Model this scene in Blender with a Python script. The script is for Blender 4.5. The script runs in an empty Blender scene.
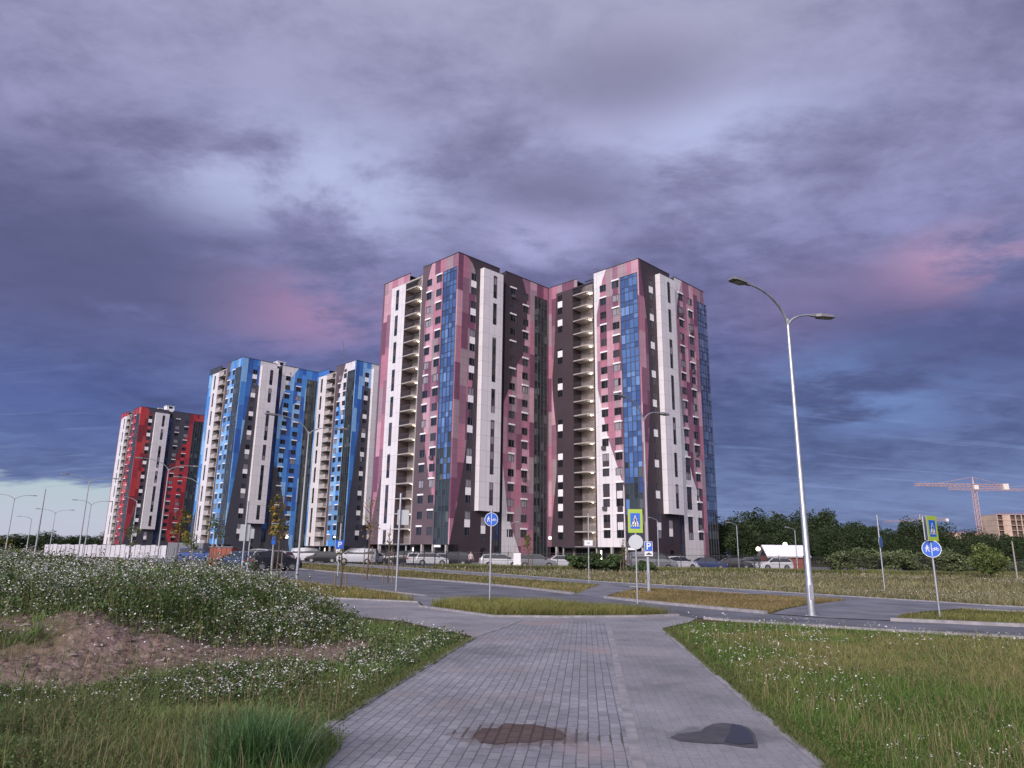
import bpy, bmesh, math, random
import numpy as np
from mathutils import Vector, Matrix
random.seed(7); rng = np.random.default_rng(7)
PI = math.pi
sc = bpy.context.scene
col = sc.collection

# ------------------------------------------------------------------ camera
F_PX, PITCH, ROLL, EYE = 700.0, math.radians(13.6), math.radians(0.8), 1.6
_fw = Vector((0, math.cos(PITCH), math.sin(PITCH))); _u0 = Vector((0, -math.sin(PITCH), math.cos(PITCH))); _r0 = Vector((1, 0, 0))
RT = _r0*math.cos(ROLL) + _u0*math.sin(ROLL); UP = _u0*math.cos(ROLL) - _r0*math.sin(ROLL)
cd = bpy.data.cameras.new('camera'); cam = bpy.data.objects.new('camera', cd); col.objects.link(cam)
cam.matrix_world = Matrix(((RT.x, UP.x, -_fw.x, 0), (RT.y, UP.y, -_fw.y, 0), (RT.z, UP.z, -_fw.z, EYE), (0, 0, 0, 1)))
cd.sensor_width = 36; cd.lens = F_PX/1024*36; cd.clip_start = 0.05; cd.clip_end = 6000
sc.camera = cam
def ray(x, y): return _fw + RT*((x-512)/F_PX) + UP*((384-y)/F_PX)
def gp(x, y, z=0.0):
    d = ray(x, y); t = (z-EYE)/d.z; return (t*d.x, t*d.y)
def at(x, y, Y):
    d = ray(x, y); t = Y/d.y; return Vector((t*d.x, Y, EYE+t*d.z))

# ------------------------------------------------------------------ exposure
sc.view_settings.view_transform = 'Standard'; sc.view_settings.look = 'None'
sc.view_settings.exposure = 0.42; sc.view_settings.gamma = 1; sc.view_settings.use_curve_mapping = False

def lin(r, g, b):
    f = lambda c: (c/255/12.92) if c/255 <= .04045 else ((c/255+.055)/1.055)**2.4
    return (f(r), f(g), f(b), 1)

# ------------------------------------------------------------------ sky
SUN_EL, SUN_AZ = math.radians(24), math.radians(208)     # low sun behind the camera, to its left (compass azimuth)
w = bpy.data.worlds.new('World'); sc.world = w; w.use_nodes = True
def build_sky():
    nt = w.node_tree; nt.nodes.clear(); N = nt.nodes.new; L = nt.links.new
    def m(op, a, b=None, c=None, clamp=False):
        n = N('ShaderNodeMath'); n.operation = op; n.use_clamp = clamp
        for i, v in enumerate((a, b, c)):
            if v is None: continue
            if isinstance(v, (int, float)): n.inputs[i].default_value = v
            else: L(v, n.inputs[i])
        return n.outputs[0]
    def sm(v, a, b):
        n = N('ShaderNodeMapRange'); n.interpolation_type = 'SMOOTHSTEP'; L(v, n.inputs[0]); n.inputs[1].default_value = a; n.inputs[2].default_value = b
        return n.outputs[0]
    def mix(f, a, b, mode='MIX'):
        n = N('ShaderNodeMix'); n.data_type = 'RGBA'; n.blend_type = mode
        if isinstance(f, (int, float)): n.inputs[0].default_value = f
        else: L(f, n.inputs[0])
        for i, v in ((6, a), (7, b)):
            if isinstance(v, tuple): n.inputs[i].default_value = v
            else: L(v, n.inputs[i])
        return n.outputs[2]
    tc = N('ShaderNodeTexCoord'); sp = N('ShaderNodeSeparateXYZ'); L(tc.outputs['Generated'], sp.inputs[0])
    X, Y, Z = sp.outputs
    den = m('ADD', m('MAXIMUM', Z, 0.0), 0.16)
    cb = N('ShaderNodeCombineXYZ'); L(m('DIVIDE', X, den), cb.inputs[0]); L(m('DIVIDE', Y, den), cb.inputs[1])
    def noise(scale, detail, rough, loc, dist=0.0, sx=1.0, sy=1.0, rot=0.0):
        mp = N('ShaderNodeMapping'); L(cb.outputs[0], mp.inputs[0]); mp.inputs['Location'].default_value = loc
        mp.inputs['Scale'].default_value = (sx, sy, 1); mp.inputs['Rotation'].default_value = (0, 0, rot)
        n = N('ShaderNodeTexNoise'); L(mp.outputs[0], n.inputs['Vector']); n.inputs['Scale'].default_value = scale
        n.inputs['Detail'].default_value = detail; n.inputs['Roughness'].default_value = rough; n.inputs['Distortion'].default_value = dist
        return n.outputs[0]
    big = noise(0.75, 7, .50, (3.1, 1.2, 0), .12, 1.0, 1.2, .25)
    med = noise(2.6, 8, .60, (9.2, 4.4, 0), .2, 0.9, 1.15, -.12)
    fine = noise(8.0, 7, .65, (1.7, 8.3, 2), .2, .85, 1.15, .1)
    n1 = m('ADD', m('MULTIPLY', big, .40), m('ADD', m('MULTIPLY', med, .35), m('MULTIPLY', fine, .25)))
    def ramp(v, stops):
        n = N('ShaderNodeValToRGB'); L(v, n.inputs[0]); e = n.color_ramp.elements
        while len(e) < len(stops): e.new(.5)
        for i, (p, c) in enumerate(stops): e[i].position = p; e[i].color = lin(*c)
        return n.outputs[0]
    zz = m('MAXIMUM', Z, 0.0)
    dark = ramp(zz, [(0, (80, 94, 134)), (.07, (70, 83, 124)), (.16, (62, 72, 114)), (.27, (70, 74, 114)), (.42, (92, 91, 126)), (.68, (112, 112, 142))])
    lite = ramp(zz, [(0, (108, 124, 162)), (.07, (98, 114, 158)), (.16, (88, 100, 146)), (.27, (102, 106, 154)), (.42, (134, 134, 174)), (.68, (152, 152, 180))])
    f = sm(n1, .36, .60)
    c = mix(f, dark, lite)
    # lit places in the cloud deck: (pixel, radius, colour, strength)
    nrm = lambda v: v.normalized()
    def spot(px, py, r0, r1, colr, s, thr=.46, wd=.1, src=None, sq=2.2):
        d = nrm(ray(px, py))
        cx = N('ShaderNodeCombineXYZ')
        L(m('SUBTRACT', X, d.x), cx.inputs[0]); L(m('SUBTRACT', Y, d.y), cx.inputs[1]); L(m('MULTIPLY', m('SUBTRACT', Z, d.z), sq), cx.inputs[2])
        ln = N('ShaderNodeVectorMath'); ln.operation = 'LENGTH'; L(cx.outputs[0], ln.inputs[0])
        k = m('SUBTRACT', 1.0, sm(ln.outputs['Value'], r0, r1))
        k = m('MULTIPLY', k, sm(src or med, thr-wd, thr+wd)); k = m('MULTIPLY', k, s)
        return k, colr
    for a in [(300, 306, .01, .19, lin(160, 124, 156), .75, .44), (965, 268, .01, .15, lin(188, 146, 172), .8, .46), (830, 300, .02, .2, lin(112, 98, 134), .6, .4),
              (330, 185, .02, .26, lin(170, 178, 212), .75, .50), (210, 185, .02, .15, lin(165, 172, 206), .7, .5),
              (720, 150, .02, .22, lin(168, 176, 212), .8, .50), (560, 140, .02, .25, lin(162, 164, 200), .5, .5), (540, 235, .02, .14, lin(165, 165, 205), .6, .45),
              (890, 380, .02, .2, lin(112, 142, 196), .7, .48), (650, 20, .02, .3, lin(150, 148, 170), .4, .45), (60, 400, .02, .28, lin(66, 82, 138), .5, .35)]:
        k, cc = spot(*a); c = mix(k, c, cc)
    # broad dark bands of the deck
    for a in [(80, 260, .05, .36, lin(72, 74, 108), .8, .40, .12), (960, 340, .03, .26, lin(62, 66, 108), .7, .40, .12), (560, 190, .02, .18, lin(92, 90, 122), .6, .42, .12, None, 3.0), (620, 80, .02, .2, lin(96, 92, 120), .5, .42, .1, None, 3.0)]:
        k, cc = spot(*a); c = mix(k, c, cc)
    # thin bright streaks low down
    st = noise(5.0, 5, .55, (2, 3, 5), .3, .35, 2.6, .05)
    k = m('MULTIPLY', sm(st, .56, .68), m('SUBTRACT', 1.0, sm(Z, .10, .26)))
    c = mix(m('MULTIPLY', k, .16), c, lin(140, 162, 208))
    # the clear gap above the horizon on the left
    edge = m('ADD', .075, m('MULTIPLY', m('SUBTRACT', noise(3.0, 5, .6, (0, 7, 0), .2, .5, 1, 0), .5), .05))
    left = sm(m('MULTIPLY', X, -1.0), .33, .50)
    gap = m('MULTIPLY', m('SUBTRACT', 1.0, sm(m('SUBTRACT', Z, edge), -.004, .006)), left)
    c = mix(gap, c, ramp(zz, [(0, (172, 170, 188)), (.03, (168, 174, 190)), (.08, (160, 176, 184))]))
    # the western sky behind and to the left of the photographer, unseen and brightened to light the scene
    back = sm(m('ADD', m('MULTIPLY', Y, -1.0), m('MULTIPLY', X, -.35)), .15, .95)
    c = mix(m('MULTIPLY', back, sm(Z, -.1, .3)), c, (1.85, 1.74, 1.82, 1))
    leftblue = m('MULTIPLY', sm(m('MULTIPLY', X, -1.0), .72, .93), m('SUBTRACT', 1.0, sm(Z, .35, .7)))
    c = mix(m('MULTIPLY', leftblue, .85), c, mix(sm(med, .4, .6), (.16, .30, .66, 1), (.42, .60, 1.0, 1)))
    c = mix(m('SUBTRACT', 1.0, sm(Z, -.12, -.005)), c, (.06, .06, .06, 1))
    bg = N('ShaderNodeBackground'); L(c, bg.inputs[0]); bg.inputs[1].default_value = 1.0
    sky = N('ShaderNodeTexSky'); sky.sky_type = 'NISHITA'; sky.sun_disc = False; sky.sun_elevation = SUN_EL; sky.sun_rotation = SUN_AZ
    b2 = N('ShaderNodeBackground'); L(sky.outputs[0], b2.inputs[0]); b2.inputs[1].default_value = .07
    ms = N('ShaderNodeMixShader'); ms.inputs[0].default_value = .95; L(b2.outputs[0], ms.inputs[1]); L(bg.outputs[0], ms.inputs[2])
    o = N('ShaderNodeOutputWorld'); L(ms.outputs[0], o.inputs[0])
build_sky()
w.cycles.sampling_method = 'MANUAL'; w.cycles.sample_map_resolution = 512
sd = bpy.data.lights.new('sun', 'SUN'); sun = bpy.data.objects.new('sun', sd); col.objects.link(sun)
sd.energy = 2.0; sd.angle = math.radians(14); sd.color = (1.0, .89, .85)
_sv = Vector((math.sin(SUN_AZ)*math.cos(SUN_EL), math.cos(SUN_AZ)*math.cos(SUN_EL), math.sin(SUN_EL)))
sun.rotation_euler = _sv.to_track_quat('Z', 'Y').to_euler()

# ------------------------------------------------------------------ materials
MATS = {}
def mat(name, c, rough=.7, metal=0.0, emit=None, es=0, spec=.5, noise=None, bump=None, attr=None, bands=None):
    """noise=(scale, amount) brightness mottling; bump=(scale, strength)"""
    if name in MATS: return MATS[name]
    m = bpy.data.materials.new(name); m.use_nodes = True; MATS[name] = m
    nt = m.node_tree; b = nt.nodes['Principled BSDF']; N = nt.nodes.new; L = nt.links.new
    c = tuple(c)[:3] + (1,)
    b.inputs['Base Color'].default_value = c; b.inputs['Roughness'].default_value = rough; b.inputs['Metallic'].default_value = metal
    b.inputs['Specular IOR Level'].default_value = spec
    if emit: b.inputs['Emission Color'].default_value = tuple(emit)+(1,); b.inputs['Emission Strength'].default_value = es
    src = None
    if attr:
        a = N('ShaderNodeAttribute'); a.attribute_name = attr; src = a.outputs['Color']
    if noise:
        tc = N('ShaderNodeTexCoord'); n = N('ShaderNodeTexNoise'); L(tc.outputs['Object'], n.inputs['Vector']); n.inputs['Scale'].default_value = noise[0]; n.inputs['Detail'].default_value = 6
        mr = N('ShaderNodeMapRange'); L(n.outputs[0], mr.inputs[0]); mr.inputs[1].default_value = .3; mr.inputs[2].default_value = .7
        mr.inputs[3].default_value = 1-noise[1]; mr.inputs[4].default_value = 1+noise[1]
        mx = N('ShaderNodeMix'); mx.data_type = 'RGBA'; mx.blend_type = 'MULTIPLY'; mx.inputs[0].default_value = 1
        if src: L(src, mx.inputs[6])
        else: mx.inputs[6].default_value = c
        L(mr.outputs[0], mx.inputs[7]); src = mx.outputs[2]
    if bands:        # joints between cladding panels, UV in metres
        br = N('ShaderNodeTexBrick'); uv = N('ShaderNodeUVMap'); L(uv.outputs[0], br.inputs['Vector'])
        br.offset = bands[3] if len(bands) > 3 else 0; br.inputs['Scale'].default_value = 1; br.inputs['Brick Width'].default_value = bands[0]; br.inputs['Row Height'].default_value = bands[1]
        br.inputs['Mortar Size'].default_value = bands[2]; br.inputs['Mortar Smooth'].default_value = .1
        br.inputs['Color1'].default_value = (1, 1, 1, 1); br.inputs['Color2'].default_value = (.93, .93, .93, 1); br.inputs['Mortar'].default_value = (.55, .55, .55, 1)
        mx = N('ShaderNodeMix'); mx.data_type = 'RGBA'; mx.blend_type = 'MULTIPLY'; mx.inputs[0].default_value = 1
        if src: L(src, mx.inputs[6])
        else: mx.inputs[6].default_value = c
        L(br.outputs[0], mx.inputs[7]); src = mx.outputs[2]
    if src: L(src, b.inputs['Base Color'])
    if bump:
        tc = N('ShaderNodeTexCoord'); n = N('ShaderNodeTexNoise'); L(tc.outputs['Object'], n.inputs['Vector']); n.inputs['Scale'].default_value = bump[0]; n.inputs['Detail'].default_value = 5
        bp = N('ShaderNodeBump'); bp.inputs['Strength'].default_value = bump[1]; bp.inputs['Distance'].default_value = .03; L(n.outputs[0], bp.inputs['Height']); L(bp.outputs[0], b.inputs['Normal'])
    return m

# ------------------------------------------------------------------ object helpers
def tag(o, label=None, cat=None, group=None, kind=None):
    if label: o['label'] = label
    if cat: o['category'] = cat
    if group: o['group'] = group
    if kind: o['kind'] = kind
    return o
def empty(name, loc=(0, 0, 0), rz=0.0, label=None, cat=None, group=None):
    o = bpy.data.objects.new(name, None); o.empty_display_size = .3; o.location = loc; o.rotation_euler = (0, 0, rz); col.objects.link(o)
    return tag(o, label, cat, group)
def copy_tree(o, parent=None):
    c = o.copy(); col.objects.link(c); c.parent = parent
    for ch in list(o.children): copy_tree(ch, c)
    return c
class MB:
    def __init__(s): s.v = []; s.f = []; s.m = []; s.uv = []; s.ml = []; s.sm = []
    def mi(s, m):
        if m not in s.ml: s.ml.append(m)
        return s.ml.index(m)
    def face(s, pts, m, uv=None, smooth=False):
        b = len(s.v); s.v += [tuple(p) for p in pts]; s.f.append(tuple(range(b, b+len(pts)))); s.m.append(s.mi(m)); s.uv.append(uv); s.sm.append(smooth)
    def mesh(s, verts, faces, m, smooth=False):
        b = len(s.v); s.v += [tuple(p) for p in verts]; i = s.mi(m)
        for f in faces: s.f.append(tuple(b+k for k in f)); s.m.append(i); s.uv.append(None); s.sm.append(smooth)
    def box(s, x0, x1, y0, y1, z0, z1, m, M=None):
        P = [(x0, y0, z0), (x1, y0, z0), (x1, y1, z0), (x0, y1, z0), (x0, y0, z1), (x1, y0, z1), (x1, y1, z1), (x0, y1, z1)]
        if M: P = [tuple(M @ Vector(p)) for p in P]
        s.mesh(P, [(3, 2, 1, 0), (4, 5, 6, 7), (0, 1, 5, 4), (1, 2, 6, 5), (2, 3, 7, 6), (3, 0, 4, 7)], m)
    def tube(s, pts, rad, m, n=10, caps=True):
        pts = [Vector(p) for p in pts]
        if not isinstance(rad, (list, tuple)): rad = [rad]*len(pts)
        V = []; Fc = []; ref = None
        for i, p in enumerate(pts):
            t = (pts[min(i+1, len(pts)-1)] - pts[max(i-1, 0)]).normalized()
            if ref is None:
                ref = Vector((1, 0, 0)) if abs(t.x) < .9 else Vector((0, 1, 0))
            a = (ref - t*ref.dot(t)).normalized(); ref = a; b = t.cross(a)
            for k in range(n):
                q = 2*PI*k/n; V.append(p + (a*math.cos(q) + b*math.sin(q))*rad[i])
        for i in range(len(pts)-1):
            for k in range(n): Fc.append((i*n+k, i*n+(k+1) % n, (i+1)*n+(k+1) % n, (i+1)*n+k))
        s.mesh(V, Fc, m, True)
        if caps:
            s.mesh(V[:n], [tuple(reversed(range(n)))], m); s.mesh(V[-n:], [tuple(range(n))], m)
    def build(s, name, parent=None, bevel=0):
        me = bpy.data.meshes.new(name); me.from_pydata(s.v, [], s.f)
        for m in s.ml: me.materials.append(m)
        me.polygons.foreach_set('material_index', s.m); me.polygons.foreach_set('use_smooth', s.sm)
        if any(u is not None for u in s.uv):
            ul = me.uv_layers.new(name='UVMap'); k = 0; arr = []
            for f, u in zip(s.f, s.uv):
                for j in range(len(f)): arr += (u[j] if u is not None else (0, 0))
            ul.data.foreach_set('uv', arr)
        me.update(); o = bpy.data.objects.new(name, me); col.objects.link(o); o.parent = parent
        if bevel:
            md = o.modifiers.new('bevel', 'BEVEL'); md.width = bevel; md.segments = 2; md.limit_method = 'ANGLE'
        return o
def disc_pts(cx, cz, r, n=28, sx=1.0): return [(cx+sx*r*math.cos(2*PI*k/n), cz+r*math.sin(2*PI*k/n)) for k in range(n)]
def inside(poly, x, y):
    x = np.asarray(x, float); y = np.asarray(y, float); r = np.zeros(x.shape, bool); n = len(poly); j = n-1
    for i in range(n):
        xi, yi = poly[i]; xj, yj = poly[j]
        c = ((yi > y) != (yj > y)) & (x < (xj-xi)*(y-yi)/((yj-yi) if yj != yi else 1e-9)+xi); r ^= c; j = i
    return r
def S(t): t = np.clip(t, 0, 1); return t*t*(3-2*t)
_perm = rng.random((64, 64))
def vnoise(x, y, sc_):
    x = np.asarray(x, float)*sc_; y = np.asarray(y, float)*sc_
    xi = np.floor(x).astype(int); yi = np.floor(y).astype(int); fx = x-xi; fy = y-yi; fx = fx*fx*(3-2*fx); fy = fy*fy*(3-2*fy)
    g = lambda a, b: _perm[a % 64, b % 64]
    return (g(xi, yi)*(1-fx)+g(xi+1, yi)*fx)*(1-fy)+(g(xi, yi+1)*(1-fx)+g(xi+1, yi+1)*fx)*fy

# ------------------------------------------------------------------ terrain
PATH_L = [(-2.05, 2.5), (-1.75, 5.5), (-1.62, 7.2), (-0.62, 14.3)]
PATH_R = [(1.95, 0.0), (2.5, 6.1), (3.42, 16.5)]
def xl(y): return np.interp(y, [p[1] for p in PATH_L], [p[0] for p in PATH_L])
def xr(y): return np.interp(y, [p[1] for p in PATH_R], [p[0] for p in PATH_R])
def hgt(x, y):
    x = np.asarray(x, float); y = np.asarray(y, float)
    toe = 7.5 + .5*np.sin(x*.5) + np.where(x > -5.8, (x+5.8)*1.15, 0)
    a = S((y-toe)/3.7) * S((-3.0-x)/3.2) * (1-S((y-19.5-(-x)*.25)/6))
    h = a*(.60 + .20*vnoise(x+30, y+11, .35) + .012*np.clip(-x-8, 0, 12))
    lim = S((np.interp(-x, [0.62, 2.5, 4.1, 9, 16, 30], [14.3, 17.3, 18.6, 22.5, 27.5, 38])-.3-y)/2.2)
    a = a*lim; h = h*lim
    slope = 4*a*(1-a)
    h = h + slope*(.22*(vnoise(x+5, y+3, 1.6)-.5) + .12*(vnoise(x, y, 4.0)-.5) + .06*(vnoise(x*1.0+y*.6, y*.5-x*.2, 3.0)-.5))
    near = S((-1.9-x)/2.0)*lim*S((y+1)/2)
    h = h + near*.10*vnoise(x, y, .9)
    return h
def dirt(x, y):
    x = np.asarray(x, float); y = np.asarray(y, float)
    toe = 7.5 + .5*np.sin(x*.5) + np.where(x > -5.8, (x+5.8)*1.15, 0)
    t = (y-toe)/3.7
    band = S((t+.12)/.3)*(1-S((t-.80)/.2))*S((-1.9-x)/1.0)*(1-.8*S((-x-5.5)/2.2))
    return np.clip(band*(-.55+2.6*(.55*vnoise(x+9, y+2, .8)+.45*vnoise(x, y, 2.6))+.35*S((x+6)/3)), 0, 1)
def axis(fine, step, coarse): return sorted(set([round(v, 3) for v in np.arange(fine[0], fine[1], step)] + coarse))
def build_ground():
    xs = axis((-24, 0), .16, [-4000, -1500, -600, -300, -150, -90, -60, -45, -35, -29, 1, 3, 6, 10, 15, 20, 30, 45, 70, 100, 150, 300, 600, 1500, 4000])
    ys = axis((4, 28), .16, [-300, -100, -40, -20, -10, -4, 0, 2, 31, 35, 40, 50, 60, 80, 100, 130, 170, 220, 300, 450, 700, 1200, 2500, 5000])
    X, Y = np.meshgrid(xs, ys); Z = hgt(X, Y); D = dirt(X, Y); nx = len(xs)
    me = bpy.data.meshes.new('ground')
    fs = [(j*nx+i, j*nx+i+1, (j+1)*nx+i+1, (j+1)*nx+i) for j in range(len(ys)-1) for i in range(nx-1)]
    me.from_pydata(list(zip(X.ravel().tolist(), Y.ravel().tolist(), Z.ravel().tolist())), [], fs)
    ca = me.color_attributes.new('dirt', 'FLOAT_COLOR', 'POINT')
    d = D.ravel(); ca.data.foreach_set('color', np.stack([d, d, d, np.ones_like(d)], 1).ravel())
    me.polygons.foreach_set('use_smooth', [True]*len(fs))
    m = bpy.data.materials.new('ground_soil'); m.use_nodes = True; nt = m.node_tree; N = nt.nodes.new; L = nt.links.new; b = nt.nodes['Principled BSDF']
    tc = N('ShaderNodeTexCoord')
    def nz(s, d=6): n = N('ShaderNodeTexNoise'); L(tc.outputs['Object'], n.inputs['Vector']); n.inputs['Scale'].default_value = s; n.inputs['Detail'].default_value = d; return n.outputs[0]
    def rp(v, st):
        r = N('ShaderNodeValToRGB'); L(v, r.inputs[0]); e = r.color_ramp.elements
        while len(e) < len(st): e.new(.5)
        for i, (p, c) in enumerate(st): e[i].position = p; e[i].color = tuple(c)+(1,)
        return r.outputs[0]
    g = rp(nz(.35), [(.3, (.050, .060, .022)), (.5, (.085, .080, .035)), (.7, (.13, .10, .055))])
    g2 = rp(nz(6.0), [(.3, (.6, .6, .6)), (.7, (1.3, 1.3, 1.3))])
    mx = N('ShaderNodeMix'); mx.data_type = 'RGBA'; mx.blend_type = 'MULTIPLY'; mx.inputs[0].default_value = 1; L(g, mx.inputs[6]); L(g2, mx.inputs[7])
    ds = rp(nz(5.0), [(.25, (.115, .082, .072)), (.5, (.20, .142, .125)), (.75, (.30, .225, .20))])
    at_ = N('ShaderNodeAttribute'); at_.attribute_name = 'dirt'
    m2 = N('ShaderNodeMix'); m2.data_type = 'RGBA'; L(at_.outputs['Fac'], m2.inputs[0]); L(mx.outputs[2], m2.inputs[6]); L(ds, m2.inputs[7])
    L(m2.outputs[2], b.inputs['Base Color']); b.inputs['Roughness'].default_value = 1; b.inputs['Specular IOR Level'].default_value = .1
    bp = N('ShaderNodeBump'); bp.inputs['Strength'].default_value = .9; bp.inputs['Distance'].default_value = .08; L(nz(9, 8), bp.inputs['Height']); L(bp.outputs[0], b.inputs['Normal'])
    me.materials.append(m); me.update(); o = bpy.data.objects.new('ground', me); col.objects.link(o); o['kind'] = 'structure'
build_ground()

# paving material (UV in metres along / across)
def paver_mat(name, c1, c2, mortar, bw, rh, ms, stain=.5, off=.5, bumps=.4, spots=()):
    m = bpy.data.materials.new(name); m.use_nodes = True; nt = m.node_tree; N = nt.nodes.new; L = nt.links.new; b = nt.nodes['Principled BSDF']
    tc = N('ShaderNodeTexCoord'); uv = N('ShaderNodeUVMap')
    wn = N('ShaderNodeTexNoise'); L(tc.outputs['Object'], wn.inputs['Vector']); wn.inputs['Scale'].default_value = 2.2; wn.inputs['Detail'].default_value = 3
    wo = N('ShaderNodeVectorMath'); wo.operation = 'MULTIPLY_ADD'; L(wn.outputs['Color'], wo.inputs[0]); wo.inputs[1].default_value = (.02, .02, 0); L(uv.outputs[0], wo.inputs[2])
    br = N('ShaderNodeTexBrick'); L(wo.outputs[0], br.inputs['Vector']); br.offset = off
    for k, v in (('Scale', 1), ('Brick Width', bw), ('Row Height', rh), ('Mortar Size', ms), ('Mortar Smooth', .25), ('Bias', 0)): br.inputs[k].default_value = v
    br.inputs['Color1'].default_value = tuple(c1)+(1,); br.inputs['Color2'].default_value = tuple(c2)+(1,); br.inputs['Mortar'].default_value = tuple(mortar)+(1,)
    def nz(s, d=6, r=.6): n = N('ShaderNodeTexNoise'); L(tc.outputs['Object'], n.inputs['Vector']); n.inputs['Scale'].default_value = s; n.inputs['Detail'].default_value = d; n.inputs['Roughness'].default_value = r; return n.outputs[0]
    def mr(v, a, bb, c, d): n = N('ShaderNodeMapRange'); L(v, n.inputs[0]); n.inputs[1].default_value = a; n.inputs[2].default_value = bb; n.inputs[3].default_value = c; n.inputs[4].default_value = d; return n.outputs[0]
    def mx(f, a, bb, mode='MIX'):
        n = N('ShaderNodeMix'); n.data_type = 'RGBA'; n.blend_type = mode
        if isinstance(f, float): n.inputs[0].default_value = f
        else: L(f, n.inputs[0])
        for i, v in ((6, a), (7, bb)):
            if isinstance(v, tuple): n.inputs[i].default_value = v
            else: L(v, n.inputs[i])
        return n.outputs[2]
    c = mx(1.0, br.outputs[0], mr(nz(.7, 8, .65), .3, .7, .68, 1.30), 'MULTIPLY')
    c = mx(1.0, c, mr(nz(30), .3, .7, .86, 1.14), 'MULTIPLY')
    c = mx(mr(nz(.45, 3), .54, .66, 0, stain), c, (.30, .24, .23, 1))        # sand washed over the blocks
    c = mx(mr(nz(1.4, 5), .60, .72, 0, .35), c, (.085, .088, .10, 1))        # damp darker marks
    for (cx, cy, rx, ry, cc, amt) in spots:       # soft damp margins round the hollow and the puddle
        vm = N('ShaderNodeVectorMath'); vm.operation = 'SUBTRACT'; L(tc.outputs['Object'], vm.inputs[0]); vm.inputs[1].default_value = (cx, cy, 0)
        vs = N('ShaderNodeVectorMath'); vs.operation = 'MULTIPLY'; L(vm.outputs[0], vs.inputs[0]); vs.inputs[1].default_value = (1/rx, 1/ry, 0)
        vl = N('ShaderNodeVectorMath'); vl.operation = 'LENGTH'; L(vs.outputs[0], vl.inputs[0])
        ad = N('ShaderNodeMath'); ad.operation = 'ADD'; L(vl.outputs['Value'], ad.inputs[0]); L(mr(nz(7), .3, .7, -.35, .35), ad.inputs[1])
        c = mx(mr(ad.outputs[0], .8, 1.35, amt, 0), c, tuple(cc)+(1,))
    L(c, b.inputs['Base Color']); b.inputs['Roughness'].default_value = .85; b.inputs['Specular IOR Level'].default_value = .35
    bp = N('ShaderNodeBump'); bp.inputs['Strength'].default_value = bumps; bp.inputs['Distance'].default_value = .01; L(br.outputs['Fac'], bp.inputs['Height']); bp.invert = True; L(bp.outputs[0], b.inputs['Normal'])
    return m
M_PAV = paver_mat('block_paving', (.195, .20, .228), (.255, .255, .285), (.11, .105, .115), .2, .1, .006, .6, spots=[(*gp(520, 735, .03), .50, .36, (.11, .085, .08), .75)])
M_PAV2 = paver_mat('fine_paving', (.215, .215, .235), (.235, .233, .255), (.18, .175, .19), .2, .1, .004, .3, bumps=.15, spots=[(*gp(722, 735, .03), .46, .30, (.11, .108, .118), .7), (*gp(560, 790, .03), .5, .3, (.12, .11, .11), .4)])
M_KERB = mat('kerb_concrete', (.25, .24, .255), .85, noise=(5, .25), bump=(30, .2))
M_ASPH = mat('asphalt', (.11, .115, .138), .8, noise=(.7, .38), bump=(60, .3))
M_ASPH2 = mat('footway_asphalt', (.15, .155, .18), .82, noise=(.9, .32), bump=(60, .3))
def sheet(name, poly, z, m, uvdir=(0, 1), sub=False):
    mb = MB(); d = Vector(uvdir).normalized(); n = Vector((-d.y, d.x))
    uv = [(Vector(p).dot(d), Vector(p).dot(n)) for p in poly]
    mb.face([(p[0], p[1], z) for p in poly], m, uv); o = mb.build(name); o['kind'] = 'structure'; return o
def strip(name, pts, w_, z0, z1, m=None):
    """a kerb following pts, as a real step"""
    mb = MB(); m = m or M_KERB; P = [Vector(p) for p in pts]; Lf = []; Rt = []
    for i, p in enumerate(P):
        t = (P[min(i+1, len(P)-1)]-P[max(i-1, 0)]).normalized(); n = Vector((-t.y, t.x)); Lf.append(p+n*w_/2); Rt.append(p-n*w_/2)
    for i in range(len(P)-1):
        a, b, c, d = Lf[i], Lf[i+1], Rt[i+1], Rt[i]; k = i
        top = [(q.x, q.y, z1) for q in (d, c, b, a)]; bot = [(q.x, q.y, z0) for q in (d, c, b, a)]
        mb.face(top, m); mb.face([bot[0], bot[1], top[1], top[0]], m); mb.face([bot[2], bot[3], top[3], top[2]], m)
        if i == 0: mb.face([bot[3], bot[0], top[0], top[3]], m)
        if i == len(P)-2: mb.face([bot[1], bot[2], top[2], top[1]], m)
    o = mb.build(name); o['kind'] = 'structure'; return o
def smooth_line(pts, k=3):
    P = [Vector(p) for p in pts]
    for _ in range(k):
        Q = [P[0]]
        for a, b in zip(P[:-1], P[1:]): Q += [a*.75+b*.25, a*.25+b*.75]
        Q.append(P[-1]); P = Q
    return [tuple(p) for p in P]
PDIR = (.105, 1.0)
DIV = [(.45, 0.0), (1.06, 6.3), (2.33, 17.2)]
def divx(y): return float(np.interp(y, [p[1] for p in DIV], [p[0] for p in DIV]))
# road running from the far left to the near right
G = lambda *ps: [gp(*p) for p in ps]
ROAD_FAR = smooth_line([(-75, 150), (-30, 82), (-14, 56)] + G((389, 577.5), (440, 581), (519, 588), (583, 596), (650, 603.5), (720, 610), (773, 615), (830, 619), (895, 621.5), (1024, 627.5)) + [(20, 15.2), (34, 9.6)], 2)
ROAD_NEAR = smooth_line([(-82, 146), (-37, 78), (-20, 52), (-11, 38), (-6.0, 31.3), (-2.4, 26.2), (0.9, 23.4), (3.8, 21.0), (4.9, 19.3), (7.0, 17.6), (11.1, 15.4), (18, 12.0), (31, 6.4)])
sheet('road', ROAD_FAR + ROAD_NEAR[::-1], .012, M_ASPH, (-.5, .8))
FP_N = smooth_line([(-60, 158), (-36, 112)] + G((389, 569), (519, 578.5), (600, 585), (650, 588), (720, 592.5), (800, 597.5), (850, 600.5), (960, 609), (1024, 612.5)) + [(25, 18.2), (38, 11)], 2)
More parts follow.
